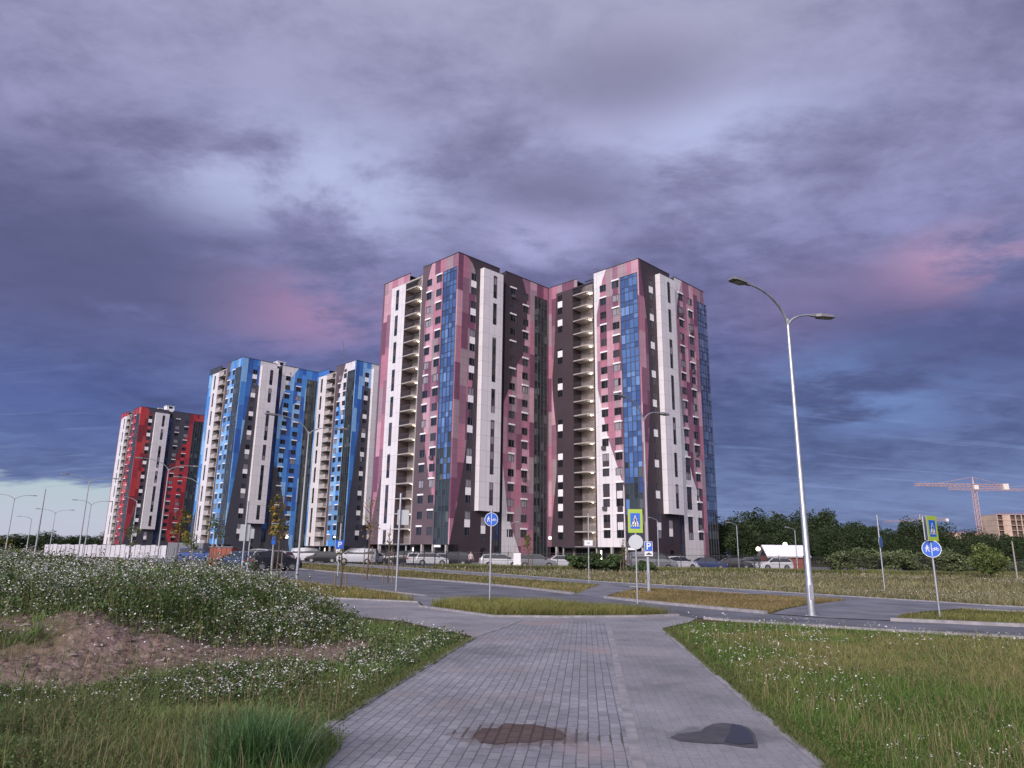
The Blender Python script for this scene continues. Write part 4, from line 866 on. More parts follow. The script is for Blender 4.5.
# ------------------------------------------------------------------ trees
BARK = mat('bark', (.10, .075, .055), .9, noise=(3, .3)); STAKE = mat('planting_stake', (.16, .12, .09), .9)
def crown_np(cx, cz, r, hz, n, leaf, cols, wts, lumps, seed, sparse=0):
    rr = np.random.default_rng(seed); C = []; L_ = []
    for k in range(lumps):
        a = rr.random()*2*PI; q = rr.random()**.5*.72; zz = rr.uniform(-.8, .85); q *= math.sqrt(max(.12, 1-zz*zz*.8)); s = rr.uniform(.26, .50)
        L_.append((math.cos(a)*q*r, math.sin(a)*q*r, cz+zz*hz*.8, s*r, s*hz*.8, rr.uniform(.7, 1.35)))
    per = n//lumps; P = []
    for lx, ly, lz, sr, sz, tone in L_:
        v = rr.normal(size=(per, 3)); v /= np.linalg.norm(v, axis=1)[:, None]; rad = (.45+.6*rr.random(per)**.5); v = v*rad[:, None]
        x, y, z = lx+v[:, 0]*sr, ly+v[:, 1]*sr, lz+v[:, 2]*sz
        P.append(quads(x, y, z, leaf*(.6+.8*rr.random(per)), mixc(per, cols, wts)*tone, .0))
    return join(P)
DEEP = [(.028, .046, .019), (.039, .060, .023), (.052, .073, .030), (.021, .035, .015)]
def tree(loc, h, r, base, n, leaf, lumps, cols, wts, seed, label, group=None, name='broadleaf_tree', cat='tree', trunk=.15, hang=.35):
    root = empty(name, (loc[0], loc[1], base), 0, label, cat, group); t = MB(); rr = random.Random(seed)
    t.tube([(0, 0, -.1), (.05*r, 0, h*.3), (rr.uniform(-.1, .1)*r, .06*r, h*.62), (0, 0, h*.85)], [trunk, trunk*.75, trunk*.45, trunk*.15], BARK, 7)
    for k in range(5):
        a = rr.random()*6.28; z0 = h*rr.uniform(.25, .6); t.tube([(0, 0, z0), (math.cos(a)*r*.4, math.sin(a)*r*.4, z0+h*.14), (math.cos(a)*r*.75, math.sin(a)*r*.75, z0+h*.2)], [trunk*.4, trunk*.25, trunk*.08], BARK, 5)
    t.build('trunk', root); cz = h*(1+hang)/2; hz = h*(1-hang)/2
    mesh_np('crown', *crown_np(0, cz, r, hz, n, leaf, cols, wts, lumps, seed), M_TREE, root); return root
protos = [tree((66+6*i, 165), 9.5+i*.6, 3.9+.2*i, 0, 6500, .17, 26+i*2, DEEP, [3, 3, 2, 3], 100+i, 'dark leafy tree in the woodland edge behind the meadow', 'trees of the woodland edge', trunk=.22, hang=-.02) for i in range(5)]
k = 0; rt = random.Random(5)
for row, (Y0, Y1, hs) in enumerate(((128, 142, .80), (148, 168, 1.02), (176, 205, 1.22))):
    px = 716
    while px < 1078:
        Y = rt.uniform(Y0, Y1); p = at(px, 565, Y); sc_ = hs*rt.uniform(.72, 1.12)
        if px > 925: sc_ *= .76 - .08*min(1, (px-925)/60)
        if px < 738 and Y < 150: px += 14; continue
        o = protos[k] if k < 5 else copy_tree(protos[rt.randrange(5)])
        o.location = (p.x, Y, 0); o.rotation_euler.z = rt.random()*6.28; o.scale = (sc_*rt.uniform(.9, 1.2), sc_*rt.uniform(.9, 1.2), sc_); k += 1
        sec = next(t for lim, t in ((760, 'between the pink tower and the kiosk'), (800, 'straight behind the kiosk'), (845, 'just right of the nearest street lamp'), (885, 'around the thin pole with the blue disc'), (925, 'left of the crossing sign'), (965, 'just right of the crossing sign'), (2000, 'below the crane and the concrete frame')) if px < lim)
        o['label'] = ('low front tree ', 'middle-row tree ', 'tall back tree ')[row] + 'of the dark woodland ' + sec; o['group'] = ('front', 'middle', 'back')[row] + ' woodland trees ' + sec
        px += rt.uniform(17, 27)
# far trees on the left horizon
for px in np.arange(-30, 110, 11.0):
    Y = rt.uniform(330, 400); p = at(px, 550, Y); o = copy_tree(protos[rt.randrange(5)]); o.location = (p.x, Y, -.5); o.rotation_euler.z = rt.random()*6.28; s_ = rt.uniform(.75, 1.05); o.scale = (s_*1.5, s_*1.5, s_*.9)
    o['label'] = 'small dark tree far away on the left horizon, ' + ('at the picture edge' if px < 20 else 'under the distant street lamps' if px < 60 else 'just left of the red block'); o['group'] = 'far horizon trees ' + ('at the edge' if px < 20 else 'under the lamps' if px < 60 else 'by the red block')
BUSHC = [(.055, .082, .028), (.075, .105, .036), (.095, .125, .048), (.040, .062, .023)]
def bush(px, py, Y, h, r, label, seed, grp=None, cols=BUSHC, n=2600, leaf=.10, lumps=16):
    p = at(px, 560, Y); return tree((p.x, Y), h, r, 0, n, leaf, lumps, cols, [3, 3, 2, 2], seed, label, grp, 'bush', 'bush', .05, .02)
bush(988, 580, 66, 3.1, 1.75, 'round olive green bush standing alone at the meadow edge on the right', 301, None, [(.085, .115, .035), (.11, .14, .045), (.07, .095, .03), (.13, .155, .055)], n=6200, leaf=.085, lumps=26)
for i, (px, h, r) in enumerate(((846, 2.4, 1.5), (862, 2.8, 1.5), (878, 2.3, 1.4), (897, 2.8, 1.6), (916, 2.6, 1.5), (936, 2.9, 1.5), (952, 2.4, 1.3), (965, 1.5, 1.1), (1012, 1.6, 1.2))):
    bush(px, 578, 76+i % 3*2, h, r*1.25, ('pale willow bush, '+['first', 'second', 'third', 'fourth', 'fifth', 'sixth', 'seventh', 'eighth and lowest', 'ninth'][i]+' from the left in the row at the meadow edge'), 310+i, 'willow bushes at the meadow edge', [(.085, .11, .048), (.11, .135, .065), (.065, .085, .035), (.13, .15, .08)])
for i, (px, Y, h, r) in enumerate(((590, 72, 2.0, 1.3), (617, 72.5, 1.7, 1.3), (575, 73, 1.6, 1.1), (603, 71, 1.2, 1.2), (645, 71.5, 1.1, 1.2))):
    bush(px, 570, Y, h, r, ['dark green shrub with a leafy crown before the entrance of the right tower', 'low green shrub between the fence and the white sign post', 'small dark shrub at the foot of the lit globe lamp', 'low spreading shrub in the meadow before the entrance', 'low grey-green shrub beneath the parking sign'][i], 330+i, None, [(.045, .075, .03), (.06, .095, .035), (.08, .11, .045), (.035, .055, .025)])
# young staked trees
def sapling(px, py, Y, h, r, cols, label, seed, n=260, leaf=.09, hang=.42):
    p = at(px, py, Y); root = empty('young_tree', (p.x, Y, 0), 0, label, 'young tree'); t = MB(); rr = random.Random(seed)
    t.tube([(0, 0, -.1), (.03, 0, h*.4), (-.04, .02, h*.75), (.02, 0, h)], [.05, .04, .025, .008], BARK, 6)
    for q in range(9):
        a = rr.random()*6.28; z0 = h*rr.uniform(.42, .85); t.tube([(0, 0, z0), (math.cos(a)*r*.8, math.sin(a)*r*.8, z0+h*.13)], [.016, .005], BARK, 4)
    t.build('trunk', root); s_ = MB(); s_.tube([(.25, 0, -.1), (.22, 0, h*.36)], .03, STAKE, 6); s_.tube([(-.25, 0, -.1), (-.22, 0, h*.36)], .03, STAKE, 6); s_.build('stake', root)
    mesh_np('crown', *crown_np(0, h*(1+hang)/2, r, h*(1-hang)/2, n, leaf, cols, [1]*len(cols), 9, seed), M_TREE, root)
ORG = [(.30, .15, .03), (.16, .13, .03), (.09, .11, .03)]; YGL = [(.10, .13, .03), (.16, .15, .04), (.07, .10, .03)]
sapling(277, 565, 38, 4.6, .75, [(.13, .13, .03), (.20, .15, .03), (.07, .10, .03), (.24, .13, .03)], 'young tree with yellow-green and orange leaves in front of the blue block', 401, 420, .07)
sapling(367, 575, 42, 5.2, .85, [(.26, .16, .05), (.20, .13, .05), (.12, .12, .04)], 'sparse tall young tree with brownish leaves beside the pink block', 402, 130, .06)
sapling(212, 560, 46, 3.8, .9, YGL, 'thin green young tree in front of the left blue tower', 403, 220, .07)
sapling(176, 560, 52, 4.6, 1.0, ORG, 'young tree with orange-red leaves before the red block', 404, 380, .09)
sapling(128, 560, 55, 3.6, .9, YGL, 'thin pale young tree at the left corner of the red block', 405, 170, .07)
sapling(528, 572, 62, 3.3, .5, YGL, 'slender young tree beside the silver estate car', 406, 150, .08)
sapling(387, 590, 38, 3.0, .35, ORG, 'nearly bare young tree by the road kerb', 407, 50, .05)
sapling(340, 590, 30, 1.9, .3, YGL, 'small leafy sapling in the grass strip left of the post', 408, 60, .05)
sapling(624, 590, 60, 3.0, .5, YGL, 'thin young tree to the left of the crossing sign', 409, 100, .06)
sapling(190, 560, 60, 3.2, .9, YGL, 'bushy green young tree between the red and blue blocks', 410, 260, .08)
# tall weeds silhouetted against the bright gap on the left
for i, (px, Y, h) in enumerate(((22, 15.5, .75), (60, 14.5, .85), (78, 15, .7), (98, 16, .8), (8, 14, .7))):
    p = at(px, 560, Y); z = float(hgt(p.x, Y)); root = MB(); rr = random.Random(i)
    for q in range(3):
        dx, dy = rr.uniform(-.25, .25), rr.uniform(-.2, .2); hh = h*rr.uniform(.75, 1.05); root.tube([(dx*.4, dy*.4, -.03), (dx, dy, hh)], [.006, .003], BARK, 5)
        for u in range(22):
            f = rr.uniform(.45, 1); a = rr.random()*6.28; L_ = .08*(1.2-f)+.03; c = Vector((dx*(.4+.6*f)+math.cos(a)*L_, dy*(.4+.6*f)+math.sin(a)*L_, hh*f+.03)); s_ = .014
            root.face([c+Vector((-s_, 0, 0)), c+Vector((0, s_, -.008)), c+Vector((s_, 0, .008)), c+Vector((0, -s_, .012))], MATS.get('weed_seed') or mat('weed_seed', (.11, .10, .07), .9))
    o = root.build('weed_stalk'); o.location = (p.x, Y, z); tag(o, 'dry branching weed stalk against the pale sky, '+['second', 'third', 'fourth', 'rightmost', 'leftmost'][i]+' of five on the left bank', 'weed', 'dry weed stalks on the bank')

# ------------------------------------------------------------------ street furniture
GALV = mat('galvanised_steel', (.42, .43, .46), .42, .75, noise=(4, .15)); GREYP = mat('grey_painted_steel', (.30, .31, .34), .5, .3); BLKM = mat('black_metal', (.03, .03, .035), .5)
HEADM = mat('lamp_housing_grey', (.16, .16, .18), .5); LENS = mat('lamp_lens', (.30, .30, .26), .25); BLUES = mat('sign_blue', (.012, .10, .50), .35); WHS = mat('sign_white', (.68, .68, .70), .4); YELG = mat('sign_lime', (.30, .42, .04), .5); SBACK = mat('sign_back_grey', (.42, .44, .47), .5, .3)
def unit(px, py_base, Y):
    p = at(px, py_base, Y); return p.x, Y
def lamp_head(parent, p, d, L_=.75, w_=.30, droop=.0, lit=None):
    """flat LED head: p joint, d horizontal direction"""
    d = Vector(d).normalized(); n = Vector((-d.y, d.x, 0)); mb = MB(); P = Vector(p)
    def ring(t, ww, h0, h1): c = P+d*t*L_; return [c-n*ww/2+Vector((0, 0, h0)), c+n*ww/2+Vector((0, 0, h0)), c+n*ww/2*.8+Vector((0, 0, h1)), c-n*ww/2*.8+Vector((0, 0, h1))]
    R_ = [ring(-.12, .09, -.04, .04), ring(.12, .10, -.04, .05), ring(.28, w_, -.05, .06), ring(.85, w_, -.04, .05), ring(1.0, w_*.7, -.03, .03)]
    V = [q for r in R_ for q in r]; Fc = [(0, 1, 2, 3), (19, 18, 17, 16)]
    for i in range(4):
        for k in range(4): Fc.append((i*4+k, (i+1)*4+k, (i+1)*4+(k+1) % 4, i*4+(k+1) % 4))
    mb.mesh(V, Fc, HEADM); h = mb.build('lamp_head', parent)
    g = MB(); a = P+d*.34*L_-n*w_*.36; b = P+d*.80*L_-n*w_*.36; c = P+d*.80*L_+n*w_*.36; e = P+d*.34*L_+n*w_*.36
    g.face([q+Vector((0, 0, -.056)) for q in (a, b, c, e)], lit or LENS); g.build('lens', h); return h
def street_lamp(px, py, Y, H, dirs, label, group=None, r0=.085, arm=1.5, rise=.55, cat='street lamp', name='street_lamp', lit=None, hl=.75, hw=.3, base=None):
    if base is None: x, y = unit(px, py, Y)
    else: x, y = base
    root = empty(name, (x, y, 0), 0, label, cat, group)
    p = MB(); z1 = H-rise; GALV = globals()['GALV'] if base is not None and px > 700 else GREYP
    p.tube([(0, 0, 0), (0, 0, .9), (0, 0, .95), (0, 0, z1)], [r0, r0*.97, r0*.85, r0*.45], GALV, 14); p.tube([(0, 0, .0), (0, 0, .03)], r0*2, GALV, 4, True)
    p.box(-r0*.45, r0*.45, -r0*1.02-.012, -r0*.8, .45, .85, GREYP); p.build('pole', root)
    for d, L_, rs in dirs:
        d = Vector((d[0], d[1], 0)).normalized(); a = MB(); pts = []
        for i in range(9):
            t = i/8; pts.append(Vector((0, 0, z1-.25))+d*(L_*t**1.6)+Vector((0, 0, (rs+.25)*math.sin(t*PI/2)**.9)))
        a.tube(pts, [r0*.38]*5+[r0*.30]*4, GALV, 8); ao = a.build('arm', root)
        lamp_head(ao, pts[-1], d, hl, hw, lit=lit)
    return root
_L = 'galvanised street lamp, '
street_lamp(812, 617, 20.4, 9.35, [((-.85, -.53), 1.75, .78), ((.97, .25), .95, .22)], 'nearest and tallest galvanised double-arm street lamp on the right-hand lawn', 'double-arm street lamps', r0=.11, base=gp(812, 616))
street_lamp(648, 592, 32.5, 8.5, [((-.70, -.71), 1.5, .75), ((.75, .66), 1.2, .4)], 'double-arm street lamp carrying the blue parking sign before the right tower', 'double-arm street lamps', r0=.085, base=gp(649, 592))
street_lamp(297, 575, 41, 9.0, [((-.80, -.60), 1.9, .75), ((.80, .60), 1.7, .4)], 'double-arm street lamp standing before the gap in the blue block', 'double-arm street lamps', r0=.085)
street_lamp(157, 560, 62, 9.0, [((-.80, -.60), 2.0, .75), ((.80, .60), 1.9, .4)], 'double-arm street lamp in front of the red block', 'double-arm street lamps', r0=.09)
street_lamp(129, 560, 84, 7.6, [((-.85, -.5), 1.6, .4)], 'single-arm street lamp in front of the white edge of the red block', r0=.11)
street_lamp(191, 560, 66, 8.0, [((-.85, -.5), 1.6, .6)], 'single-arm street lamp at the left edge of the blue block', r0=.11)
street_lamp(77.5, 558, 75, 9.0, [((-.85, -.5), 1.9, .6), ((.8, .6), 2.0, .45)], 'tallest double-arm street lamp against the pale gap left of the red block', 'double-arm street lamps', r0=.10)
street_lamp(4, 558, 98, 8.6, [((-.85, -.5), 1.8, .5), ((.8, .6), 1.8, .5)], 'double-arm street lamp at the left edge of the picture', 'double-arm street lamps', r0=.10)
street_lamp(48, 558, 120, 7.8, [((-.85, -.5), 2.2, .5), ((.8, .6), 2.0, .5)], 'distant double-arm street lamp right of the bare pole on the left', 'double-arm street lamps', r0=.09)
street_lamp(83, 558, 105, 8.4, [((-.85, -.5), 1.8, .5), ((.8, .6), 2.0, .5)], 'farther double-arm street lamp just right of the tallest one on the left', 'double-arm street lamps', r0=.10)
street_lamp(25, 558, 150, 7.8, [((-.85, -.5), 2.0, .5)], 'small far single-arm street lamp between the two leftmost poles', r0=.13)
p = MB(); p.tube([(0, 0, 0), (0, 0, 8.4)], [.12, .06], GREYP, 8); o = p.build('lighting_pole'); o.location = (*unit(34, 558, 85), 0); tag(o, 'bare tapered pole without a lamp in the pale gap on the left', 'pole')
def small_lamp(px, py, Y, H, d, label, lit=False, r=.05):
    x, y = unit(px, py, Y); root = empty('path_lamp', (x, y, 0), 0, label, 'lamp'); p = MB(); p.tube([(0, 0, 0), (0, 0, H-.3)], [r*1.2, r*.8], GALV, 8); p.build('pole', root)
    a = MB(); d = Vector((*d, 0)).normalized(); pts = [Vector((0, 0, H-.4)), Vector((0, 0, H-.2))+d*.1, Vector((0, 0, H))+d*.75]; a.tube(pts, r*.6, GALV, 6); a.build('arm', root); lamp_head(root, pts[-1], d, .6, .25, lit=LAMPC if lit else None); return root
def globe_lamp(px, py, Y, ytop, label, r=.20, es=1.9, cool=False):
    x, y = unit(px, py, Y); z = at(px, ytop, Y).z; root = empty('globe_lamp', (x, y, 0), 0, label, 'lamp'); p = MB(); p.tube([(0, 0, 0), (0, 0, z-r)], [.07, .045], BLKM, 8); p.tube([(0, 0, z-r-.05), (0, 0, z-r+.04)], .12, BLKM, 10); p.build('pole', root)
    g = MB(); n = 10
    g.tube([(0, 0, z+r*math.sin(-PI/2+PI*i/n)) for i in range(n+1)], [max(.01, r*math.cos(-PI/2+PI*i/n)) for i in range(n+1)], mat('globe_glow', (1, .95, .8), .5, emit=(1, .90, .68), es=es), 14); g.build('globe', root); return root
globe_lamp(550, 568, 84, 538, 'lit globe lamp between the two halves of the pink tower')
globe_lamp(284, 568, 90, 537, 'lit globe lamp in front of the foot of the blue tower')
globe_lamp(759.5, 570, 86, 549, 'lit lamp to the left of the white-roofed brick kiosk', .26)
globe_lamp(787, 570, 112, 544.5, 'lit lamp rising behind the white roof of the kiosk', .34)
globe_lamp(588, 570, 100, 561, 'low lit bollard lamp beside the entrance of the right tower', .16)
globe_lamp(332.5, 565, 120, 537, 'small lit lamp between the blue block and the pink block', .18)
small_lamp(739.4, 572, 78, 5.2, (-1, -.3), 'single-arm lamp standing between the pink tower and the kiosk'); small_lamp(798, 572, 84, 5.0, (-1, -.3), 'single-arm lamp rising behind the right end of the kiosk')
small_lamp(659, 568, 74, 5.4, (-1, -.4), 'slim grey lamp in front of the right tower beside the parking sign'); small_lamp(466, 566, 88, 4.8, (1, -.2), 'slim grey lamp before the plum corner of the left pink tower') if False else None
small_lamp(508, 566, 80, 5.0, (1, -.4), 'slim lamp behind the white estate car')

# signs
def flat(mb, pts, y, m): mb.face([(a, y, b) for a, b in pts], m)
def ring_pts(r, n=36): return [(r*math.cos(-2*PI*k/n), r*math.sin(-2*PI*k/n)) for k in range(n)]
def plate(mb, pts, y0, y1, mf, mbk):
    n = len(pts); mb.face([(a, y0, b) for a, b in pts], mf); mb.face([(a, y1, b) for a, b in pts][::-1], mbk)
    for i in range(n):
        a, b = pts[i], pts[(i+1) % n]; mb.face([(a[0], y0, a[1]), (a[0], y1, a[1]), (b[0], y1, b[1]), (b[0], y0, b[1])], mbk)
def moved(pts, dx, dz, s=1): return [(a*s+dx, b*s+dz) for a, b in pts]
def walker(mb, y, cx, cz, s, m, flip=1):
    """walking pictogram"""
    f = flip*s
    flat(mb, [(cx+p[0], cz+.37*s+p[1]) for p in ring_pts(.075*s, 12)], y, m)
    for q in ([(-.07, .28), (.07, .28), (.09, .02), (-.05, .02)], [(.02, .04), (.10, .04), (.20, -.14), (.17, -.40), (.10, -.40), (.11, -.16)], [(-.05, .04), (.04, .04), (-.02, -.16), (-.19, -.38), (-.25, -.34), (-.11, -.14)], [(.05, .27), (.10, .24), (.20, .10), (.28, .06), (.26, .01), (.15, .05)], [(-.07, .27), (-.03, .22), (-.13, .10), (-.17, -.03), (-.22, -.02), (-.19, .12)]):
        flat(mb, [(cx+a*f, cz+b*s) for a, b in q], y, m)
def bike(mb, y, cx, cz, s, m):
    for dx in (-.26, .26):
        o, i = ring_pts(.19*s, 20), ring_pts(.14*s, 20)
        for k in range(20):
            j = (k+1) % 20; flat(mb, [(cx+dx*s+q[0], cz-.12*s+q[1]) for q in (o[k], o[j], i[j], i[k])], y, m)
    def ln(a, b, w_=.045):
        a = Vector(a)*s; b = Vector(b)*s; n = (b-a).normalized(); n = Vector((-n.y, n.x))*w_*s/2; flat(mb, [(cx+q.x, cz+q.y) for q in (a-n, b-n, b+n, a+n)], y, m)
    for a, b in (((-.26, -.12), (-.1, .12)), ((-.1, .12), (.16, .12)), ((.16, .12), (.02, -.14)), ((.02, -.14), (-.1, .12)), ((.26, -.12), (.14, .22)), ((.08, .22), (.2, .22)), ((-.16, .15), (-.04, .15)), ((-.26, -.12), (.02, -.14))): ln(a, b)
def shared_sign(parent, r, z, y=-.05):
    mb = MB(); plate(mb, moved(ring_pts(r), 0, z), y, y+.02, WHS, SBACK); flat(mb, moved(ring_pts(r*.93), 0, z), y-.003, BLUES)
    walker(mb, y-.006, -r*.42, z, r*.95, WHS, -1); bike(mb, y-.006, r*.40, z+.0, r*.80, WHS); flat(mb, [(-.008, z-r*.8), (.008, z-r*.8), (.008, z+r*.8), (-.008, z+r*.8)], y-.006, WHS); return mb.build('shared_path_plate', parent)
def crossing_sign(parent, w_, h, z, y=-.05, rz=0, ox=0, oy=0):
    mb = MB(); R4 = lambda a, b: [(-a/2, z-b/2), (-a/2, z+b/2), (a/2, z+b/2), (a/2, z-b/2)]
    plate(mb, R4(w_, h), y, y+.02, YELG, SBACK); bw = w_*.66; bh = h*.66; flat(mb, R4(bw, bh), y-.003, BLUES)
    flat(mb, [(-bw*.42, z-bh*.36), (0, z+bh*.38), (bw*.42, z-bh*.36)], y-.006, WHS); walker(mb, y-.009, 0, z-.04*bh, bh*.62, mat('sign_black', (.01, .01, .012), .4), 1)
    for i in range(4): x0 = -bw*.34+i*bw*.19; flat(mb, [(x0, z-bh*.36), (x0+bw*.02, z-bh*.22), (x0+bw*.10, z-bh*.22), (x0+bw*.09, z-bh*.36)], y-.010, mat('sign_black', (.01, .01, .012), .4))
    o = mb.build('crossing_plate', parent); o.rotation_euler = (0, 0, rz); o.location = (ox, oy, 0); return o
def letter(parent, ch, size, loc, m):
    cu = bpy.data.curves.new('letter', 'FONT'); cu.body = ch; cu.size = size; cu.align_x = 'CENTER'; cu.align_y = 'CENTER'; cu.offset = .012*size
    t = bpy.data.objects.new('t', cu); col.objects.link(t); dg = bpy.context.evaluated_depsgraph_get(); me = bpy.data.meshes.new_from_object(t.evaluated_get(dg)); bpy.data.objects.remove(t)
    me.materials.clear(); me.materials.append(m); o = bpy.data.objects.new('letter', me); col.objects.link(o); o.parent = parent; o.location = loc; o.rotation_euler = (PI/2, 0, 0); return o
def post(px, py, H, label, name='road_sign', r=.03, Y=None, cat='road sign', lean=0.0):
    x, y = gp(px, py) if Y is None else unit(px, py, Y); root = empty(name, (x, y, 0), math.atan2(-x, y)*1.0, label, cat); p = MB(); p.tube([(0, 0, -.05), (lean, 0, H)], r, GALV, 10); p.build('pole', root); return root
r1 = post(489.6, 606, 3.0, 'round blue shared-path sign on a pole in the grass island'); shared_sign(r1, .215, at(492.5, 519.5, gp(489.6, 606)[1]).z)
Yc = gp(637.5, 604)[1]; zc_ = at(636, 521, Yc).z; r2 = post(637.5, 604, zc_+.3, 'lime-bordered pedestrian crossing sign above the grey back of a round sign'); crossing_sign(r2, .50, .80, zc_)
mb = MB(); zz_ = at(636, 542, Yc).z; plate(mb, moved(ring_pts(.245), 0, zz_), -.045, -.028, SBACK, SBACK); mb.box(-.2, .2, -.028, -.01, zz_+.1, zz_+.13, GALV); mb.box(-.2, .2, -.028, -.01, zz_-.13, zz_-.1, GALV); mb.build('round_plate_back', r2)
x, y = gp(649, 592); r3 = empty('parking_sign', (x+.02, y-.12, 0), math.atan2(-x, y), 'blue P parking sign with white plate fixed on the lamp post', 'road sign'); zz_ = at(649, 547, y).z
mb = MB(); plate(mb, [(-.18, zz_-.2), (-.18, zz_+.24), (.18, zz_+.24), (.18, zz_-.2)], -.03, -.01, WHS, SBACK); flat(mb, [(-.165, zz_-.185), (-.165, zz_+.225), (.165, zz_+.225), (.165, zz_-.185)], -.033, BLUES); po = mb.build('parking_plate', r3); letter(po, 'P', .44, (0, -.037, zz_+.02), WHS)
mb = MB(); plate(mb, [(-.18, zz_-.40), (-.18, zz_-.21), (.18, zz_-.21), (.18, zz_-.40)], -.03, -.01, WHS, SBACK)
flat(mb, [(-.12, zz_-.35), (-.12, zz_-.30), (-.06, zz_-.29), (-.03, zz_-.25), (.05, zz_-.25), (.08, zz_-.29), (.13, zz_-.30), (.13, zz_-.35)], -.034, BLKM); mb.build('lower_plate', r3)
Y4 = gp(940, 617)[1]; z4 = at(931.5, 548.7, Y4).z; r4 = post(940, 617, at(930, 519, Y4).z, 'shared-path sign below a lime crossing sign on a pole at the driveway', r=.03); shared_sign(r4, .25, z4)
zz_ = at(930, 528.5, Y4).z; crossing_sign(r4, .50, .72, zz_, -.10, math.radians(60), 0, 0); o = crossing_sign(r4, .62, .68, zz_, -.10, math.radians(-98), 0, .0)
r5 = post(337, 585, 3.4, 'small blue P parking sign in front of the blue block', Y=48, r=.05); zz_ = at(339, 545, 48).z
mb = MB(); plate(mb, [(-.27, zz_-.25), (-.27, zz_+.30), (.27, zz_+.30), (.27, zz_-.25)], -.07, -.055, BLUES, SBACK); po = mb.build('parking_plate', r5); letter(po, 'P', .50, (0, -.076, zz_+.02), WHS)
mb = MB(); plate(mb, [(-.22, zz_-.50), (-.22, zz_-.27), (.22, zz_-.27), (.22, zz_-.50)], -.07, -.055, WHS, SBACK); mb.build('lower_plate', r5)
r6 = post(396, 592, 4.0, 'tall grey post with the pale back of a rectangular sign before the stair balconies', r=.045); Y6 = gp(396, 592)[1]; zz_ = at(401, 517, Y6).z
mb = MB(); plate(mb, [(-.10, zz_-.32), (-.10, zz_+.30), (.38, zz_+.30), (.38, zz_-.32)], .05, .065, SBACK, SBACK); mb.build('plate_back', r6)
r7 = post(241, 575, 4.4, 'pair of grey sign backs on a post left of the blue block', Y=42, r=.05); zz_ = at(241, 533, 42).z
mb = MB(); plate(mb, [(-.30, zz_-.45), (-.30, zz_+.50), (.25, zz_+.50), (.25, zz_-.45)], .05, .07, SBACK, SBACK); mb.build('plate_back', r7); mb = MB(); plate(mb, [(.18, zz_-.30), (.18, zz_+.25), (.50, zz_+.25), (.50, zz_-.30)], .09, .11, SBACK, SBACK); mb.tube([(.3, .15, 0), (.3, .15, zz_+.4)], .045, GALV, 8); mb.build('second_plate_back', r7)
r8 = post(589, 583, 3.95, 'slim post with a small white plate before the tower entrance', r=.035, name='post_sign'); Y8 = gp(589, 583)[1]; zz_ = at(588, 543, Y8).z
mb = MB(); plate(mb, [(-.24, zz_-.15), (-.24, zz_+.15), (.24, zz_+.15), (.24, zz_-.15)], -.06, -.045, WHS, SBACK); flat(mb, [(-.10, zz_-.02), (-.10, zz_+.02), (.10, zz_+.02), (.10, zz_-.02)], -.063, BLKM); mb.build('plate', r8)
r9 = post(885, 592, at(878, 515, gp(885, 592)[1]).z, 'thin pole with a small blue disc seen edge-on in the meadow', r=.035); zz_ = at(880, 542, gp(885, 592)[1]).z
mb = MB(); pts = moved(ring_pts(.28, 24), 0, zz_); plate(mb, pts, -.06, -.04, mat('faded_blue', (.05, .11, .30), .5), SBACK); o = mb.build('disc_plate', r9); o.rotation_euler = (0, 0, math.radians(72))
p = MB(); p.tube([(0, 0, 0), (0, 0, 3.2)], [.07, .05], mat('weathered_wood', (.28, .26, .25), .8), 8); o = p.build('wooden_post'); o.location = (*unit(1017, 575, 62), 0); tag(o, 'pale weathered post at the right edge beside the round bush', 'post')
r10 = post(346, 575, 3.3, 'slim sign post with a small blue plate before the blue tower', Y=60, r=.04) if False else None
r11 = post(271, 570, 3.6, 'T-shaped pole with a small blue plate near the black car', Y=55, r=.05, name='post_sign'); zz_ = at(273, 540, 55).z
mb = MB(); mb.box(-.28, .28, -.04, .04, 3.55, 3.62, GALV); mb.build('crossbar', r11); mb = MB(); plate(mb, [(-.14, zz_-.32), (-.14, zz_+.32), (.14, zz_+.32), (.14, zz_-.32)], -.08, -.065, BLUES, SBACK); mb.build('plate', r11)

